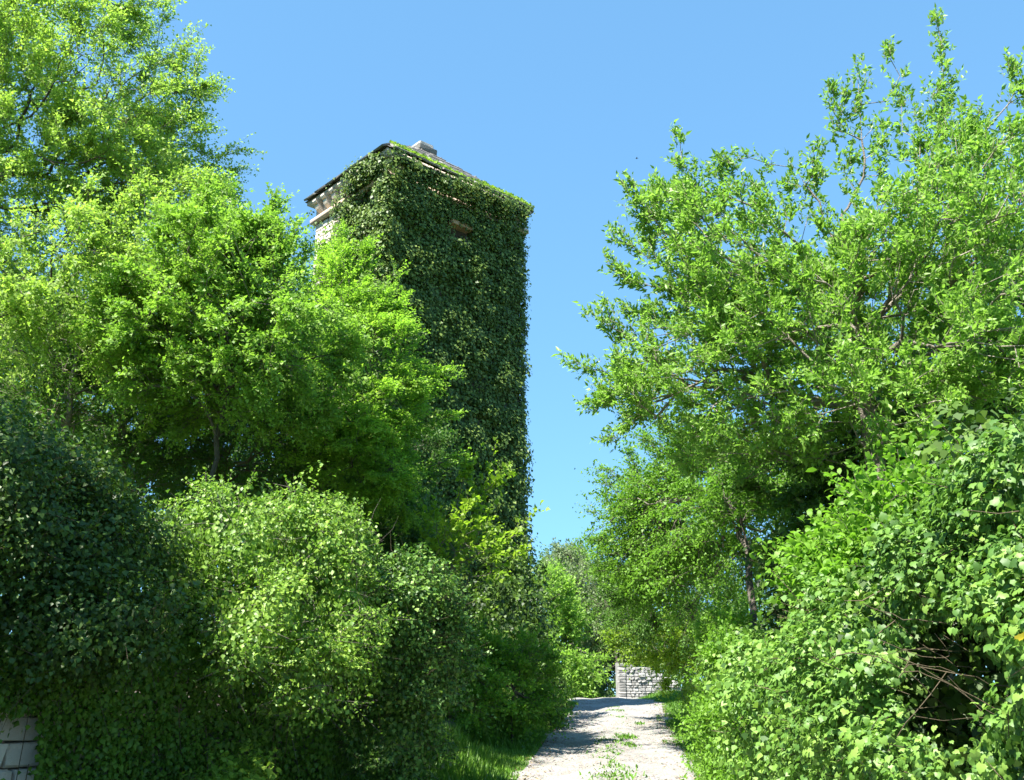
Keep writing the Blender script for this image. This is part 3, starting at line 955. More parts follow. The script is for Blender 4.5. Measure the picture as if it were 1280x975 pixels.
# ------------------------------------------------------------------ ruined wall beyond the crest
a = P(774, 878, 44); b_ = P(834, 878, 44.3)
zb = float(gz(a[0], a[1]))
rw = thing('rubble_wall', 'broken pale rubble wall end standing beyond the crest of the track', 'wall', (float(a[0]), float(a[1]), zb))
dirw = nrm(np.array([b_[0] - a[0], b_[1] - a[1], 0])); nw = np.array([dirw[1], -dirw[0], 0]); Lw = 2.6
topz = lambda u: 1.62 - .18 * u - .22 * max(0, u - 1.2)
v8 = []
Vw = []
for d_ in (0.02, .5):
    for (u, z) in ((0, -.3), (Lw, -.3), (Lw, topz(Lw) - .06), (0, topz(0) - .06)):
        q = a + dirw * u - nw * d_; Vw.append([q[0], q[1], zb + z])
me = bpy.data.meshes.new('core'); me.from_pydata(Vw, [], [[0, 1, 2, 3], [7, 6, 5, 4], [0, 4, 5, 1], [3, 2, 6, 7], [0, 3, 7, 4], [1, 5, 6, 2]]); me.materials.append(M['stone'])
obj('core', me, rw)
RS = [stone_mesh(rs, 'stone', M[q], .12, .12) for q in ('stone', 'stone', 'stonelight') for _ in range(3)]
z = .0
while z < 1.7:
    hh = rs.uniform(.08, .17); u = 0; first = True
    while u < Lw:
        wd = .34 if first else rs.uniform(.12, .34)
        if z + hh < topz(u + wd / 2) + .05:
            q = a + dirw * (u + wd / 2) - nw * (.06 + (0 if first else rs.uniform(0, .035)))
            place('stone', RS[6 + rs.integers(3)] if first else RS[rs.integers(6)], rw, np.array([q[0], q[1], zb + z + hh / 2]), dirw, nw, UZ, wd - .012, .24 + rs.uniform(-.03, .05), hh - rs.uniform(.006, .018))
        u += wd; first = False
    z += hh

# ------------------------------------------------------------------ TREES left
def base(px, Y, dz=0.0):
    x = (px - CX) / (F * CT) * Y * 1.0
    return [x, Y, float(gz(x, Y)) - .1 + dz]


# big tree whose trunk stands left of the picture
tree(101, 'broadleaf_tree', 'big pale green tree filling the upper left corner with a dark limb reaching in', [base(-190, 16.5), P(-150, 560, 16.6), P(-110, 380, 17), P(-30, 180, 17.5)],
     [(110, 200, 17.8, 110, 80, 2.4), (60, 110, 17.5, 150, 140, 3.0), (170, 190, 18.5, 95, 150, 2.5), (110, 330, 15.8, 120, 85, 2.0), (60, 400, 15.6, 110, 60, 1.8), (190, 300, 16.6, 75, 70, 1.6), (228, 235, 17, 42, 50, 1.3), (215, 280, 19.5, 75, 85, 2.2), (-40, 60, 17.1, 100, 150, 2.5), (20, 430, 18.5, 130, 90, 2.8),
      (-50, 280, 17.3, 90, 120, 2.5), (30, 250, 17.9, 90, 80, 2.2), (130, -10, 18.0, 60, 60, 2.0)],
     1300, 18500, 12, .085, 'tri', 'spring_pale', shoots=[(185, 90, 205, 22, 18.5), (150, 60, 160, 12, 18.5), (215, 110, 240, 40, 19.0), (240, 130, 245, 75, 19.0), (255, 205, 296, 186, 19.5), (235, 150, 250, 110, 19.0),
      (100, 40, 118, 2, 18.0), (260, 240, 285, 215, 19.5)],
     spray_len=.62, up=.15, flat=.3, droop=.25, rmax=.26, wid=.95, shootleaf=12, wpath=.3, wfloor=.1)
tree(102, 'broadleaf_tree', 'bright green bushy tree between the corner tree and the tower', [base(235, 16.3), P(262, 620, 16.3), P(285, 480, 16.3), P(300, 360, 16.3)],
     [(285, 350, 15.6, 80, 80, 2), (340, 435, 15.8, 85, 100, 2.0), (225, 440, 16.4, 90, 90, 2.2), (322, 318, 15.6, 40, 42, 1.1)],
     700, 8200, 12, .085, 'tri', 'spring', shoots=[(332, 310, 341, 262, 15.6), (300, 290, 292, 248, 15.6), (350, 330, 362, 295, 15.6), (370, 350, 384, 305, 15.8)], spray_len=.5, up=.05, flat=.5, droop=.22, rmax=.045, shootleaf=14)
tree(103, 'hornbeam_tree', 'vivid yellow green hornbeam with layered sprays in front of the tower', [base(395, 20), P(400, 650, 20), P(410, 520, 19.8), P(425, 400, 19.5)],
     [(440, 395, 19, 45, 65, 1.7), (455, 460, 19, 75, 85, 2), (425, 350, 19, 28, 32, 1), (490, 512, 18.6, 38, 48, 1.3), (430, 560, 18.6, 80, 60, 2), (380, 400, 19.3, 50, 80, 1.6), (480, 605, 18.5, 55, 36, 1.5)],
     650, 7600, 13, .075, 'tri', 'hornbeam', shoots=[(505, 500, 548, 466, 18.6), (510, 545, 552, 518, 18.6), (480, 420, 500, 380, 18.8), (450, 345, 462, 315, 19), (425, 330, 428, 300, 19), (400, 345, 402, 320, 19), (475, 380, 492, 345, 19),
      (520, 590, 562, 572, 18.6)],
     spray_len=.42, up=.25, flat=.8, droop=.1, rmax=.13, shootleaf=14, ang=.8)
tree(104, 'young_maple', 'young yellow green maple with spreading twigs against the dark tower base', [base(540, 20), P(552, 760, 20), P(570, 690, 19.8)],
     [(575, 660, 19.4, 40, 40, 1.2), (605, 695, 19.4, 36, 40, 1.1), (550, 730, 19.4, 60, 45, 1.2)],
     100, 360, 8, .10, 'ivy4', 'yellow', shoots=[(590, 640, 612, 572, 19.4), (600, 690, 655, 655, 19.4), (600, 620, 622, 600, 19.4), (620, 710, 650, 690, 19.4), (580, 600, 585, 585, 19.4), (560, 700, 530, 660, 19.4)],
     spray_len=.5, up=.35, flat=.6, droop=.1, rmax=.05, shootleaf=9, bark='bark_pale')
# dark thicket of slender stems under the crowns
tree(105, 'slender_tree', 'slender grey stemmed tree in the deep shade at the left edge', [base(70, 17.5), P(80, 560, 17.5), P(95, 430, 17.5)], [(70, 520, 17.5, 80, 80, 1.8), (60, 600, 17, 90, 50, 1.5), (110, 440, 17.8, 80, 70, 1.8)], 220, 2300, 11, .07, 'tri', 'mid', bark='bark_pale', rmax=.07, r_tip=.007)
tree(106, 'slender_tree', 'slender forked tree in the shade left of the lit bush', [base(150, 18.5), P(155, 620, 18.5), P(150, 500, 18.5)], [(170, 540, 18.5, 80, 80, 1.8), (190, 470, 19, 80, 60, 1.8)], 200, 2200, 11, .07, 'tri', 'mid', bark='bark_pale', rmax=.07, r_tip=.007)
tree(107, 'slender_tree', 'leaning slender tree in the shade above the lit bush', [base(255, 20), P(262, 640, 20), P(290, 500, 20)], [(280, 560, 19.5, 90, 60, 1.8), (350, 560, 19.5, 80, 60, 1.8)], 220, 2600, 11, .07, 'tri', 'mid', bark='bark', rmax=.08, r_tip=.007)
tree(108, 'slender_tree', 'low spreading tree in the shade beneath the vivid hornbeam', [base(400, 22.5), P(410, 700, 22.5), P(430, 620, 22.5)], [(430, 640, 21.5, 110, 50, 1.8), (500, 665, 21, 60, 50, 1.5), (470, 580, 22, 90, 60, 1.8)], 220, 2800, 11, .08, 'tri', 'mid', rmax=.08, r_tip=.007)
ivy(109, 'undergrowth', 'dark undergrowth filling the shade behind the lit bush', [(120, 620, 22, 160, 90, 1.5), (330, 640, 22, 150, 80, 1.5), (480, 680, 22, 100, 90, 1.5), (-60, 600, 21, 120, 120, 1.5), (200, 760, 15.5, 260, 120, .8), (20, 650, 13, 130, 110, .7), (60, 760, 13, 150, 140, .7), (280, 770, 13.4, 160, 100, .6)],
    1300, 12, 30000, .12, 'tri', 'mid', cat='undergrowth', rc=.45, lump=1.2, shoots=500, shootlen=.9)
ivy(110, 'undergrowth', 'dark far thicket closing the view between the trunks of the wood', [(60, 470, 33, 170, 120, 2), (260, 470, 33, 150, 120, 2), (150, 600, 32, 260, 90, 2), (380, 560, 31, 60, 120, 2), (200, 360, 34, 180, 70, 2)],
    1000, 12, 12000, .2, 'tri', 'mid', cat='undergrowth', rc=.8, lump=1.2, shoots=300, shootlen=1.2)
# woodland behind
for k, (px, Y, lab, bl) in enumerate([
        (-40, 27, 'dark tree deep in the wood behind the left edge of the picture', [(-40, 420, 27, 130, 150, 3), (40, 560, 27, 130, 120, 3)]),
        (170, 29, 'dark tree deep in the wood behind the slender stems', [(150, 430, 29, 110, 150, 3), (200, 600, 29, 120, 100, 3)]),
        (350, 27, 'dark tree in the wood close to the left side of the tower', [(330, 450, 28, 80, 110, 2.5), (350, 600, 27, 100, 110, 2.5)])]):
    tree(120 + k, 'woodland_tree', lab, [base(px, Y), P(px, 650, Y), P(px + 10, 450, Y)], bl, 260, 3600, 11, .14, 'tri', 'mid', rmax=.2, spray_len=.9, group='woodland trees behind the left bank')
# the tree that shades the left bank, standing beside the photographer's left
tree(130, 'shade_tree', 'tree standing outside the left of the picture that shades the ivy bank', [[-9.8, 4.2, .3], [-9.7, 4.3, 3.5], [-9.2, 4.9, 6.5], [-8.7, 5.4, 8]],
     [('w', -8.0, 5.9, 8.8, 2.2, 2.2, 1.6), ('w', -9.6, 6.6, 8.6, 2.0, 2.0, 1.6), ('w', -7.0, 5.0, 8.2, 1.6, 1.6, 1.2), ('w', -8.6, 3.0, 7.4, 2.4, 2.2, 1.8)], 380, 4200, 12, .15, 'tri', 'spring', rmax=.2, spray_len=.6)

# ------------------------------------------------------------------ TREES right
tree(201, 'willow_leaved_tree', 'large bright green tree with long upright leafy shoots on the right', [base(1130, 11), P(1110, 640, 11), P(1080, 500, 11), P(1070, 380, 11)],
     [(900, 345, 11, 75, 85, 1.6), (990, 415, 11, 100, 100, 1.8), (870, 460, 11.3, 95, 70, 1.6), (1130, 340, 10.6, 90, 105, 1.8), (1225, 290, 10, 80, 110, 1.6), (1060, 325, 11, 50, 60, 1.2), (1060, 510, 10.6, 130, 70, 1.8),
      (1230, 440, 9.6, 90, 90, 1.6), (800, 480, 11.8, 45, 42, 1), (1190, 215, 10.6, 42, 60, .9), (850, 270, 11, 40, 60, .9), (960, 540, 11.5, 110, 50, 1.5)],
     1500, 15000, 7, .076, 'lance', 'willow', shoots=[(860, 270, 850, 178, 11), (830, 290, 790, 240, 11), (840, 340, 775, 300, 11), (880, 260, 905, 205, 11), (900, 270, 918, 200, 11), (940, 290, 962, 205, 11), (980, 290, 995, 210, 11),
      (1060, 260, 1042, 118, 10.8), (1080, 220, 1072, 88, 10.8), (1100, 240, 1112, 72, 10.8), (1070, 240, 1052, 130, 10.8), (1130, 200, 1125, 95, 10.8), (1178, 150, 1172, 30, 10.6), (1185, 170, 1178, 60, 10.6), (1172, 210, 1180, 110, 10.6), (1190, 220, 1165, 120, 10.6),
      (1215, 230, 1222, 150, 10.3), (1240, 250, 1250, 165, 10), (1265, 240, 1272, 165, 10), (790, 470, 722, 458, 11.9), (800, 440, 745, 395, 11.8), (790, 500, 745, 505, 11.9), (810, 510, 770, 545, 11.9), (840, 400, 760, 390, 11.6), (1010, 270, 1022, 190, 11), (1230, 220, 1235, 160, 10), (1200, 200, 1205, 140, 10.3), (1150, 230, 1150, 150, 10.6), (1100, 250, 1092, 160, 10.8), (930, 300, 942, 235, 11), (1030, 280, 1015, 200, 10.9), (870, 280, 868, 215, 11),
      (820, 320, 800, 262, 11.2), (800, 360, 768, 335, 11.5), (1292, 130, 1264, 92, 9.8),
      (850, 370, 790, 350, 11.4)],
     spray_len=.2, up=.8, flat=.0, droop=.0, r_tip=.0055, rmax=.12, outer=.42, ang=.85, wid=1.5, singles=0, bark='bark_pale', shootleaf=26, wpath=.22, sprayjit=.4, jit=.3, expo=.47, wfloor=.8)
tree(202, 'arching_tree', 'fine leaved tree arching over the track from the right with a bare grey trunk', [base(944, 13.6), P(941, 790, 13.6), P(936, 700, 14.0), P(918, 640, 15.0), P(890, 590, 16.5)],
     [(905, 625, 14.2, 55, 34, .8), (830, 630, 18, 80, 60, 1.8), (890, 680, 17, 90, 70, 2), (820, 700, 18.5, 70, 55, 1.8), (900, 590, 16.5, 85, 55, 1.8), (970, 600, 16, 70, 50, 1.6), (790, 650, 18.5, 40, 60, 1.2), (860, 560, 17, 55, 35, 1.2)],
     700, 7800, 12, .07, 'tri', 'fine', shoots=[(780, 660, 745, 640, 18.5), (790, 620, 765, 590, 18.5), (785, 690, 742, 665, 18.5), (800, 600, 790, 570, 18.3)], spray_len=.55, flat=.4, droop=.25, rmax=.05, bark='bark', shootleaf=6, wpath=.2)
tree(203, 'broadleaf_tree', 'dark leaved tree leaning over the track beyond the arching tree', [base(900, 24), P(880, 790, 24), P(840, 740, 24)],
     [(800, 760, 24, 50, 45, 1.6), (850, 730, 24, 70, 60, 2), (900, 760, 23, 60, 70, 2), (780, 720, 24.5, 30, 35, 1.2)], 300, 3600, 11, .08, 'tri', 'mid', rmax=.12)
tree(204, 'yellow_shrub', 'yellow green shrub with several thin stems beside the shaded bend', [base(868, 27), P(862, 850, 27), P(850, 820, 27)],
     [(835, 800, 26.5, 50, 45, 1.4), (860, 830, 26, 40, 45, 1.2), (800, 790, 27, 30, 28, 1)], 160, 2300, 10, .085, 'tri', 'yellow', cat='shrub', rmax=.03, bark='bark_pale')
tree(205, 'broadleaf_tree', 'rich green tree crowding behind the ivy on the right', [base(1150, 13.5), P(1140, 640, 13.5), P(1130, 520, 13.5)],
     [(1130, 560, 13.5, 130, 90, 2), (1040, 640, 13, 90, 90, 1.6), (1230, 500, 13, 110, 120, 2), (1120, 420, 14, 110, 80, 1.8), (1240, 370, 14, 90, 80, 1.8)], 420, 4600, 11, .10, 'tri', 'mid', rmax=.16, bark='bark')
tree(206, 'elder_shrub', 'broad leaved green shrub rising above the ivy mound on the right', [base(1090, 9), P(1090, 760, 9), P(1090, 680, 9)],
     [(1110, 650, 8.8, 50, 34, .8), (1060, 715, 9, 45, 36, .8), (1170, 620, 8.8, 45, 40, .8), (1120, 690, 8.8, 50, 34, .8)], 200, 1500, 9, .09, 'oval', 'fine', cat='shrub', rmax=.04, spray_len=.45, flat=.4, ang=.9, wid=.85)

# ------------------------------------------------------------------ far trees at the end of the track
for k, (px, Y, lab, mt, bl) in enumerate([
        (690, 50, 'bright green tree right beside the foot of the tower in the distance', 'spring', [(690, 780, 49, 32, 70, 3), (700, 840, 48, 40, 40, 3)]),
        (735, 56, 'greyish dark limbed tree in the centre of the gap beyond the track', 'fargrey', [(730, 760, 56, 42, 60, 4), (715, 715, 58, 35, 25, 3), (750, 810, 54, 40, 50, 3)]),
        (720, 68, 'pale feathery tree topping the gap beyond the track', 'far', [(705, 720, 66, 40, 30, 4), (740, 740, 68, 40, 30, 4)]),
        (880, 50, 'green tree filling the gap to the right of the rubble wall', 'far', [(870, 820, 50, 50, 60, 3), (930, 800, 48, 50, 70, 3), (860, 865, 48, 40, 25, 2)]),
        (770, 52, 'dark green tree behind the rubble wall', 'far', [(775, 790, 54, 40, 60, 3), (800, 830, 52, 40, 40, 3), (740, 850, 54, 50, 30, 3), (762, 862, 50, 26, 18, 2)])]):
    g = base(px, Y); g[2] = 1.0
    tree(230 + k, 'distant_tree', lab, [g, P(px, 820, Y), P(px - 3, 760, Y)], bl, 260, 2800, 10, .185, 'tri', mt, rmax=.3, r_tip=.012, spray_len=1.1, group='trees beyond the crest of the track')

# ------------------------------------------------------------------ IVY and bushes left
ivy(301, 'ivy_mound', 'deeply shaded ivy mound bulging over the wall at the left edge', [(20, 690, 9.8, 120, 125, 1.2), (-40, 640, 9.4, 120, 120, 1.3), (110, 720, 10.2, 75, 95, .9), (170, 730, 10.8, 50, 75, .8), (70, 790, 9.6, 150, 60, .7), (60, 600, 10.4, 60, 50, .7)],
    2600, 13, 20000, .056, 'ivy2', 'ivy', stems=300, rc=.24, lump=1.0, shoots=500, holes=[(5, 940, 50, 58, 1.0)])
ivy(302, 'glossy_bush', 'sunlit glossy leaved bush domed over the ivy wall', [(300, 690, 11.9, 85, 70, 1.0), (400, 695, 12.3, 65, 70, .9), (235, 680, 12.1, 45, 55, .8), (215, 760, 11.6, 45, 60, .7), (320, 785, 11.2, 95, 68, .9), (430, 775, 12.0, 50, 85, .8), (380, 850, 11.4, 60, 45, .5), (370, 650, 12.5, 50, 32, .6), (270, 645, 12.3, 50, 30, .6), (455, 690, 12.6, 32, 50, .6)],
    2600, 15, 15000, .055, 'kite', 'privet', cat='bush', stems=500, rc=.22, wid=1.35, gap=1.0, fillr=(.5, .84), upw=.6, stem_mat='bark', lump=1.1, shoots=1100, shootlen=.4)
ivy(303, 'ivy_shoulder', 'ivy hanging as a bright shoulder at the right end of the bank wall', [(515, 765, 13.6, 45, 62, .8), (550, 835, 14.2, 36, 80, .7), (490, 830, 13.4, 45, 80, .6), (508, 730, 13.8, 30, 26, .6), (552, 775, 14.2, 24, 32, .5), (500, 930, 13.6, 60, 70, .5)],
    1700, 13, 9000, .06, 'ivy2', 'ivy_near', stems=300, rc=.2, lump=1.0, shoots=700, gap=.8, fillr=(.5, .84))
ivy(304, 'seedling_clump', 'small sunlit ivy clump at the bottom edge below the curtain', [(300, 975, 11.0, 38, 22, .35)], 60, 12, 200, .08, 'ivy4', 'ivy_light', rc=.14, shoots=40)

# ivy curtain over the bank wall
rng = np.random.default_rng(41)
cur = thing('ivy_curtain', 'curtain of small shaded ivy leaves hanging down the bank wall', 'ivy', (float(core[0]), float(core[1]), .4))
n = 46000
u = rng.uniform(.2, WL + .25, n); z = rng.uniform(0.05, 2.15, n) + .035 * u
ex = vnoise(np.stack([u * 2.2, z * 2.2, u * 0], 1), 43)
th = .05 + .26 * ex + rng.random(n) * .16 + .12 * sstep(1.5, 2, z)
c2 = WA[None] + WD * u[:, None] + WN * th[:, None]
gap = (u < 2.05 + .35 * (vnoise(np.stack([z * 3, z * 0, z * 0], 1), 4) - .5)) & (z < 1.66) & (rng.random(n) > .03)
pos = np.stack([c2[:, 0], c2[:, 1], z + gz(c2[:, 0], c2[:, 1]) * .4], 1)
pp_ = PIX(pos); gap = (pp_[:, 0] < 44 + 26 * (ex - .5)) & (pp_[:, 1] > 885 + 20 * (ex - .5)) & (rng.random(n) > .02)
pos = pos[~gap]
n = len(pos)
nn = wn3 * .8 + UZ * .45 + rng.normal(0, .42, (n, 3)); dl = np.array([0, 0, -1.]) + rng.normal(0, .45, (n, 3))
obj('foliage', leaves('ivy2', pos, dl, nn, .062 * (.55 + .75 * rng.random(n)), rng.random(n), 'foliage', M['curtain']), cur, kind='stuff')
S = 24
u = rng.uniform(1.9, WL, S); z0 = rng.uniform(.9, 2.1, S); p0 = np.stack([WA[0] + WD[0] * u + WN[0] * .3, WA[1] + WD[1] * u + WN[1] * .3, z0], 1)
p1 = p0 + np.stack([rng.normal(0, .12, S), rng.normal(0, .12, S), -rng.uniform(.3, 1.0, S)], 1)
V, Fc = tubes(p0, p1, np.full(S, .006), np.full(S, .004), 4, '', None)
obj('vine_stems', make_mesh('vine_stems', V, [Fc], M['vine']), cur, kind='stuff')

# shrub at the foot of the tower
tree(310, 'hazel_shrub', 'light green shrub at the foot of the tower beside the verge', [base(640, 21.5), P(640, 880, 21.5), P(642, 860, 21.5)],
     [(640, 835, 21.5, 50, 32, 1.0), (605, 830, 21, 35, 32, 1.0), (672, 872, 22, 24, 22, .7), (600, 872, 20, 34, 30, .8), (640, 880, 21.5, 38, 24, .8)], 200, 2800, 10, .085, 'kite', 'fine', cat='shrub', rmax=.03, flat=.6, spray_len=.5, ang=1.0)
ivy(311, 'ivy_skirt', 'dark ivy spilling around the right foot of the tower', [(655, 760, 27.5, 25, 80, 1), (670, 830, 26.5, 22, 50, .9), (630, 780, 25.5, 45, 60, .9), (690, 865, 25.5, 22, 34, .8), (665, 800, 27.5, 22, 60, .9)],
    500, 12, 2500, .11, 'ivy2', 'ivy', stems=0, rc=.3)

# ------------------------------------------------------------------ IVY right
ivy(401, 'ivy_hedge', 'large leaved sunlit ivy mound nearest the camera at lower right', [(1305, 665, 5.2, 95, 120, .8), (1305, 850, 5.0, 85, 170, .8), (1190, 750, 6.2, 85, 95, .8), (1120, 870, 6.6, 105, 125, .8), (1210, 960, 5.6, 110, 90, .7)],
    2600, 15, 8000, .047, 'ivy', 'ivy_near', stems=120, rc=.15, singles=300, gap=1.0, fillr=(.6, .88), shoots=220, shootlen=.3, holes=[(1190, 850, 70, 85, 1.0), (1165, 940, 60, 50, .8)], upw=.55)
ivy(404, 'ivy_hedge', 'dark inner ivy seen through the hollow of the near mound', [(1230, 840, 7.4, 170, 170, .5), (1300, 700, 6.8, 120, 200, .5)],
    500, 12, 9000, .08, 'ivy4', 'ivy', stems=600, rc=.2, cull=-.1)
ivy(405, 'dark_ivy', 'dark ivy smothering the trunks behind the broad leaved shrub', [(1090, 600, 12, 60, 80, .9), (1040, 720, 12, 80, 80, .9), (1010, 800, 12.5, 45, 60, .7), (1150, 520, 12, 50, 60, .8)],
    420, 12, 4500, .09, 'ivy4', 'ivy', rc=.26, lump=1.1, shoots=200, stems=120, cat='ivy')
ivy(402, 'ivy_hedge', 'mid green ivy hedge between the near mound and the pale shrub', [(1040, 850, 8.5, 65, 80, .8), (980, 900, 9.5, 60, 80, .8), (1060, 770, 8.8, 50, 45, .7), (1080, 940, 7.8, 90, 80, .8), (940, 850, 12, 50, 50, .7)],
    1400, 14, 7000, .062, 'ivy4', 'ivy_near', stems=400, rc=.2)
tree(403, 'pale_shrub', 'pale fresh green shrub at the right edge of the track', [base(925, 12.5), P(922, 900, 12.5), P(920, 870, 12.5)],
     [(915, 850, 12.5, 40, 50, .8), (930, 920, 11.8, 50, 60, .9), (895, 930, 12.5, 32, 45, .7), (910, 800, 13, 28, 30, .6), (960, 960, 11, 50, 45, .8)], 220, 3400, 11, .05, 'kite', 'fine', cat='shrub', rmax=.02, spray_len=.3, up=.6, flat=.1, r_tip=.003)

rng = np.random.default_rng(61)
vt = thing('dry_vines', 'tangle of bare dry vines crossing the dark hollow in the near ivy', 'vine', tuple(P(1200, 860, 5.9)))
P0, P1, Rr = [], [], []
for k in range(11):
    c = P(1195 + rng.normal(0, 42), 850 + rng.normal(0, 45), 5.7 + rng.normal(0, .22))
    d = nrm(np.array([1, rng.normal(0, .3), rng.normal(-.05, .35)])); cv = rng.normal(0, .09, 3); h = rng.uniform(.12, .42); r_ = rng.uniform(.001, .0032)
    pts = [c + d * h * (q * 2 - 1) + cv * (1 - (q * 2 - 1) ** 2) + rng.normal(0, .006, 3) for q in np.linspace(0, 1, 9)]
    P0 += pts[:-1]; P1 += pts[1:]; Rr += [r_] * 8
V, Fc = tubes(np.array(P0), np.array(P1), np.array(Rr), np.array(Rr), 5, '', None)
obj('vine_stems', make_mesh('vine_stems', V, [Fc], M['vine']), vt, kind='stuff')
for k, (px, py, Y) in enumerate([(1080, 958, 6.0), (1272, 800, 4.4), (1057, 835, 7.0)]):
    me_ = make_mesh('dead_leaf', TPL['ivy'][0] * .048, TPL['ivy'][1], M['yellow_dead'], rnd=np.full(13, .3 * k))
    o = obj('dead_leaf', me_); o.location = P(px, py, Y); o.rotation_euler = (2.2 + .2 * k, .3, .4 * k)
    tag(o, ['small yellow dead leaf low in the ivy near the bottom edge', 'yellow dead leaf hanging near the right edge of the picture', 'faded yellow leaf between the two ivy mounds'][k], 'dead leaf')
# ------------------------------------------------------------------ grass, tufts, pebbles
def grass(seed, name, label, X, Y, H, lean=.35, width=.012, mat='grass', zoff=0.0):
    rng = np.random.default_rng(seed); n = len(X)
    Z = gz(X, Y) + zoff
    az = rng.uniform(0, 2 * math.pi, n); d = np.stack([np.cos(az), np.sin(az), np.zeros(n)], 1)
    s = np.stack([-np.sin(az), np.cos(az), np.zeros(n)], 1) * (width * (.6 + .8 * rng.random(n)))[:, None]
    ln = lean * (.3 + rng.random(n))
    b0 = np.stack([X, Y, Z], 1); m1 = b0 + d * (H * ln * .3)[:, None] + UZ * (H * .55)[:, None]; tp = b0 + d * (H * ln)[:, None] + UZ * (H * (1 - .2 * ln))[:, None]
    V = np.stack([b0 - s, b0 + s, m1 + s * .8, m1 - s * .8, tp], 1).reshape(-1, 3)
    o5 = (np.arange(n) * 5)[:, None]
    me = make_mesh(name, V, [np.array([[0, 1, 2, 3]]) + o5, np.array([[3, 2, 4]]) + o5], M[mat], rnd=np.repeat(rng.random(n), 5))
    o = obj(name, me); tag(o, label, 'grass', kind='stuff')
    return o


rng = np.random.default_rng(55)
n = 38000
Y = rng.uniform(13.5, 36, n); e = xroad(Y) - HW
X = e - rng.random(n) ** 1.3 * np.where(Y < 19, 2.6, 2.2) + .12
gr_n = vnoise(np.stack([X * 1.5, Y * 1.5, X * 0], 1), 8)
H = (.10 + .30 * gr_n) * (.6 + .6 * rng.random(n)) * np.clip(.35 + (e - X) * 1.1, .3, 1.2)
k = rng.random(n) < .35 + gr_n
grass(1, 'verge_grass', 'tall shaded grass on the left verge below the tower', X[k], Y[k], H[k], width=.014)
n = 32000
Y = rng.uniform(9, 44, n); e = xroad(Y) + HW
X = e + rng.random(n) ** 1.3 * 2.0 - .14
gr_n = vnoise(np.stack([X * 1.5, Y * 1.5, X * 0], 1), 9)
X = X - .22 * (vnoise(np.stack([Y * 1.4, Y * 0, Y * 0], 1), 19) > .55)
H = (.08 + .28 * gr_n) * (.6 + .6 * rng.random(n)) * np.clip(.4 + (X - e) * 1.1, .25, 1.3)
grass(2, 'verge_grass', 'sunny grass along the right edge of the track', X, Y, H, width=.014)
cx_, cy_ = [], []
for (tx, ty, rr, k) in ((780, 922, .13, 240), (785, 932, .1, 90), (768, 962, .13, 130), (770, 972, .16, 200), (755, 978, .15, 90), (800, 905, .08, 30)):
    dd = CAMZ; yy = 18.0
    for _ in range(30):
        q = P(tx, ty, yy); yy += (q[2] - (float(gz(q[0], q[1])) + .05)) * 6
        yy = min(max(yy, 5), 44)
    cx_.append(q[0] + rng.normal(0, rr, k)); cy_.append(q[1] + rng.normal(0, rr * 2.2, k))
Yc = rng.uniform(11, 32, 2600); Xc = xroad(Yc) + rng.normal(0, .14, 2600)
kc = vnoise(np.stack([Xc * 4, Yc * 1.6, Yc * 0], 1), 23) > .62
cx_.append(Xc[kc]); cy_.append(Yc[kc])
X = np.concatenate(cx_); Y = np.concatenate(cy_)
grass(3, 'weed_tufts', 'small weed tufts along the middle of the gravel track', X, Y, .03 + .07 * rng.random(len(X)), lean=.9, width=.016, zoff=.05)
n = 1500
Y = 10 + 27 * rng.random(n); sgn = np.where(rng.random(n) < .5, -1, 1); X = xroad(Y) + sgn * (HW - np.abs(rng.normal(0, .28, n)))
p = np.stack([X, Y, gz(X, Y) + .05 + .01 * rng.random(n)], 1)
o = obj('leaf_litter', leaves('kite', p, rng.normal(0, 1, (n, 3)) * [1, 1, .2], UZ + rng.normal(0, .3, (n, 3)), rng.uniform(.03, .07, n), rng.random(n), 'leaf_litter', M['litter']))
tag(o, 'dry brown leaves scattered along the edges of the track', 'leaf litter', kind='stuff')
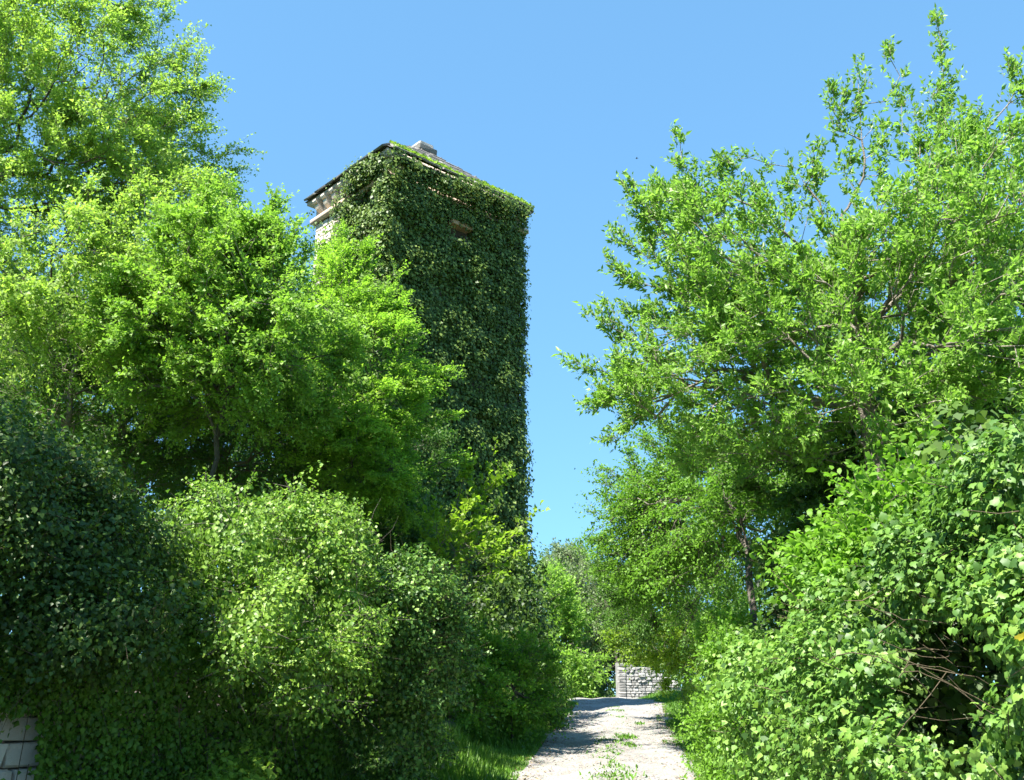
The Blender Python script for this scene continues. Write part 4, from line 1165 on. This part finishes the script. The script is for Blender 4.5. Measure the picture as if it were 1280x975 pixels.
# a bird high in the open sky
bc = P(796, 198, 70)
bd = thing('bird', 'tiny dark bird in the open sky between the tower and the right tree', 'bird', tuple(bc))
def loft(name, rings, par_):
    V, Fq = [], []
    for (x, r1, r2, zz) in rings:
        for k in range(8):
            V.append([bc[0] + x, bc[1] + r1 * math.cos(k * math.pi / 4), bc[2] + zz + r2 * math.sin(k * math.pi / 4)])
    for i in range(len(rings) - 1):
        for k in range(8): Fq.append([i * 8 + k, i * 8 + (k + 1) % 8, i * 8 + 8 + (k + 1) % 8, i * 8 + 8 + k])
    obj(name, make_mesh(name, V, [np.array(Fq)], M['hole'], smooth=True), par_)
loft('body', [(-.11, .004, .004, .01), (-.09, .02, .02, .008), (-.05, .03, .03, 0), (.02, .027, .027, 0), (.07, .012, .01, 0), (.13, .025, .004, 0)], bd)
for sg in (-1, 1):
    V = [[bc[0] - .04, bc[1], bc[2] + .01], [bc[0] + .04, bc[1], bc[2] + .01], [bc[0] + .02, bc[1] + sg * .09, bc[2] + .05], [bc[0] - .04, bc[1] + sg * .09, bc[2] + .055], [bc[0] + .03, bc[1] + sg * .19, bc[2] + .03]]
    V += [[q[0], q[1], q[2] - .006] for q in V]
    me = bpy.data.meshes.new('wing'); me.from_pydata(V, [], [[0, 1, 2, 3], [3, 2, 4], [5, 8, 7, 6], [8, 9, 7], [0, 5, 6, 1], [1, 6, 7, 2], [2, 7, 9, 4], [4, 9, 8, 3], [3, 8, 5, 0]]); me.materials.append(M['hole']); obj('wing', me, bd)
# loose gravel
n = 16000
Y = 11 + 27 * rng.random(n) ** 1.3; U = rng.uniform(-1.08, 1.08, n); X = xroad(Y) + U * HW
Z = gz(X, Y) + .055 - .05 * np.abs(U) ** 8 - .035 * np.exp(-((np.abs(U * HW) - .78) / .3) ** 2) + .03 * np.exp(-((U * HW) / .35) ** 2)
s = rng.uniform(.008, .028, n) * (1 + 1.0 * (rng.random(n) < .04))
oc = np.array([[1, 0, 0], [0, 1, 0], [-1, 0, 0], [0, -1, 0], [0, 0, .6], [0, 0, -.6]], float)
V = np.stack([X, Y, Z], 1)[:, None] + oc[None] * s[:, None, None] * rng.uniform(.6, 1.3, (n, 6, 1))
f = np.array([[0, 1, 4], [1, 2, 4], [2, 3, 4], [3, 0, 4]])
o = obj('loose_gravel', make_mesh('loose_gravel', V.reshape(-1, 3), [(f[None] + (np.arange(n) * 6)[:, None, None]).reshape(-1, 3)], M['pebble']))
tag(o, 'loose pale pebbles scattered over the track', 'gravel', kind='stuff')
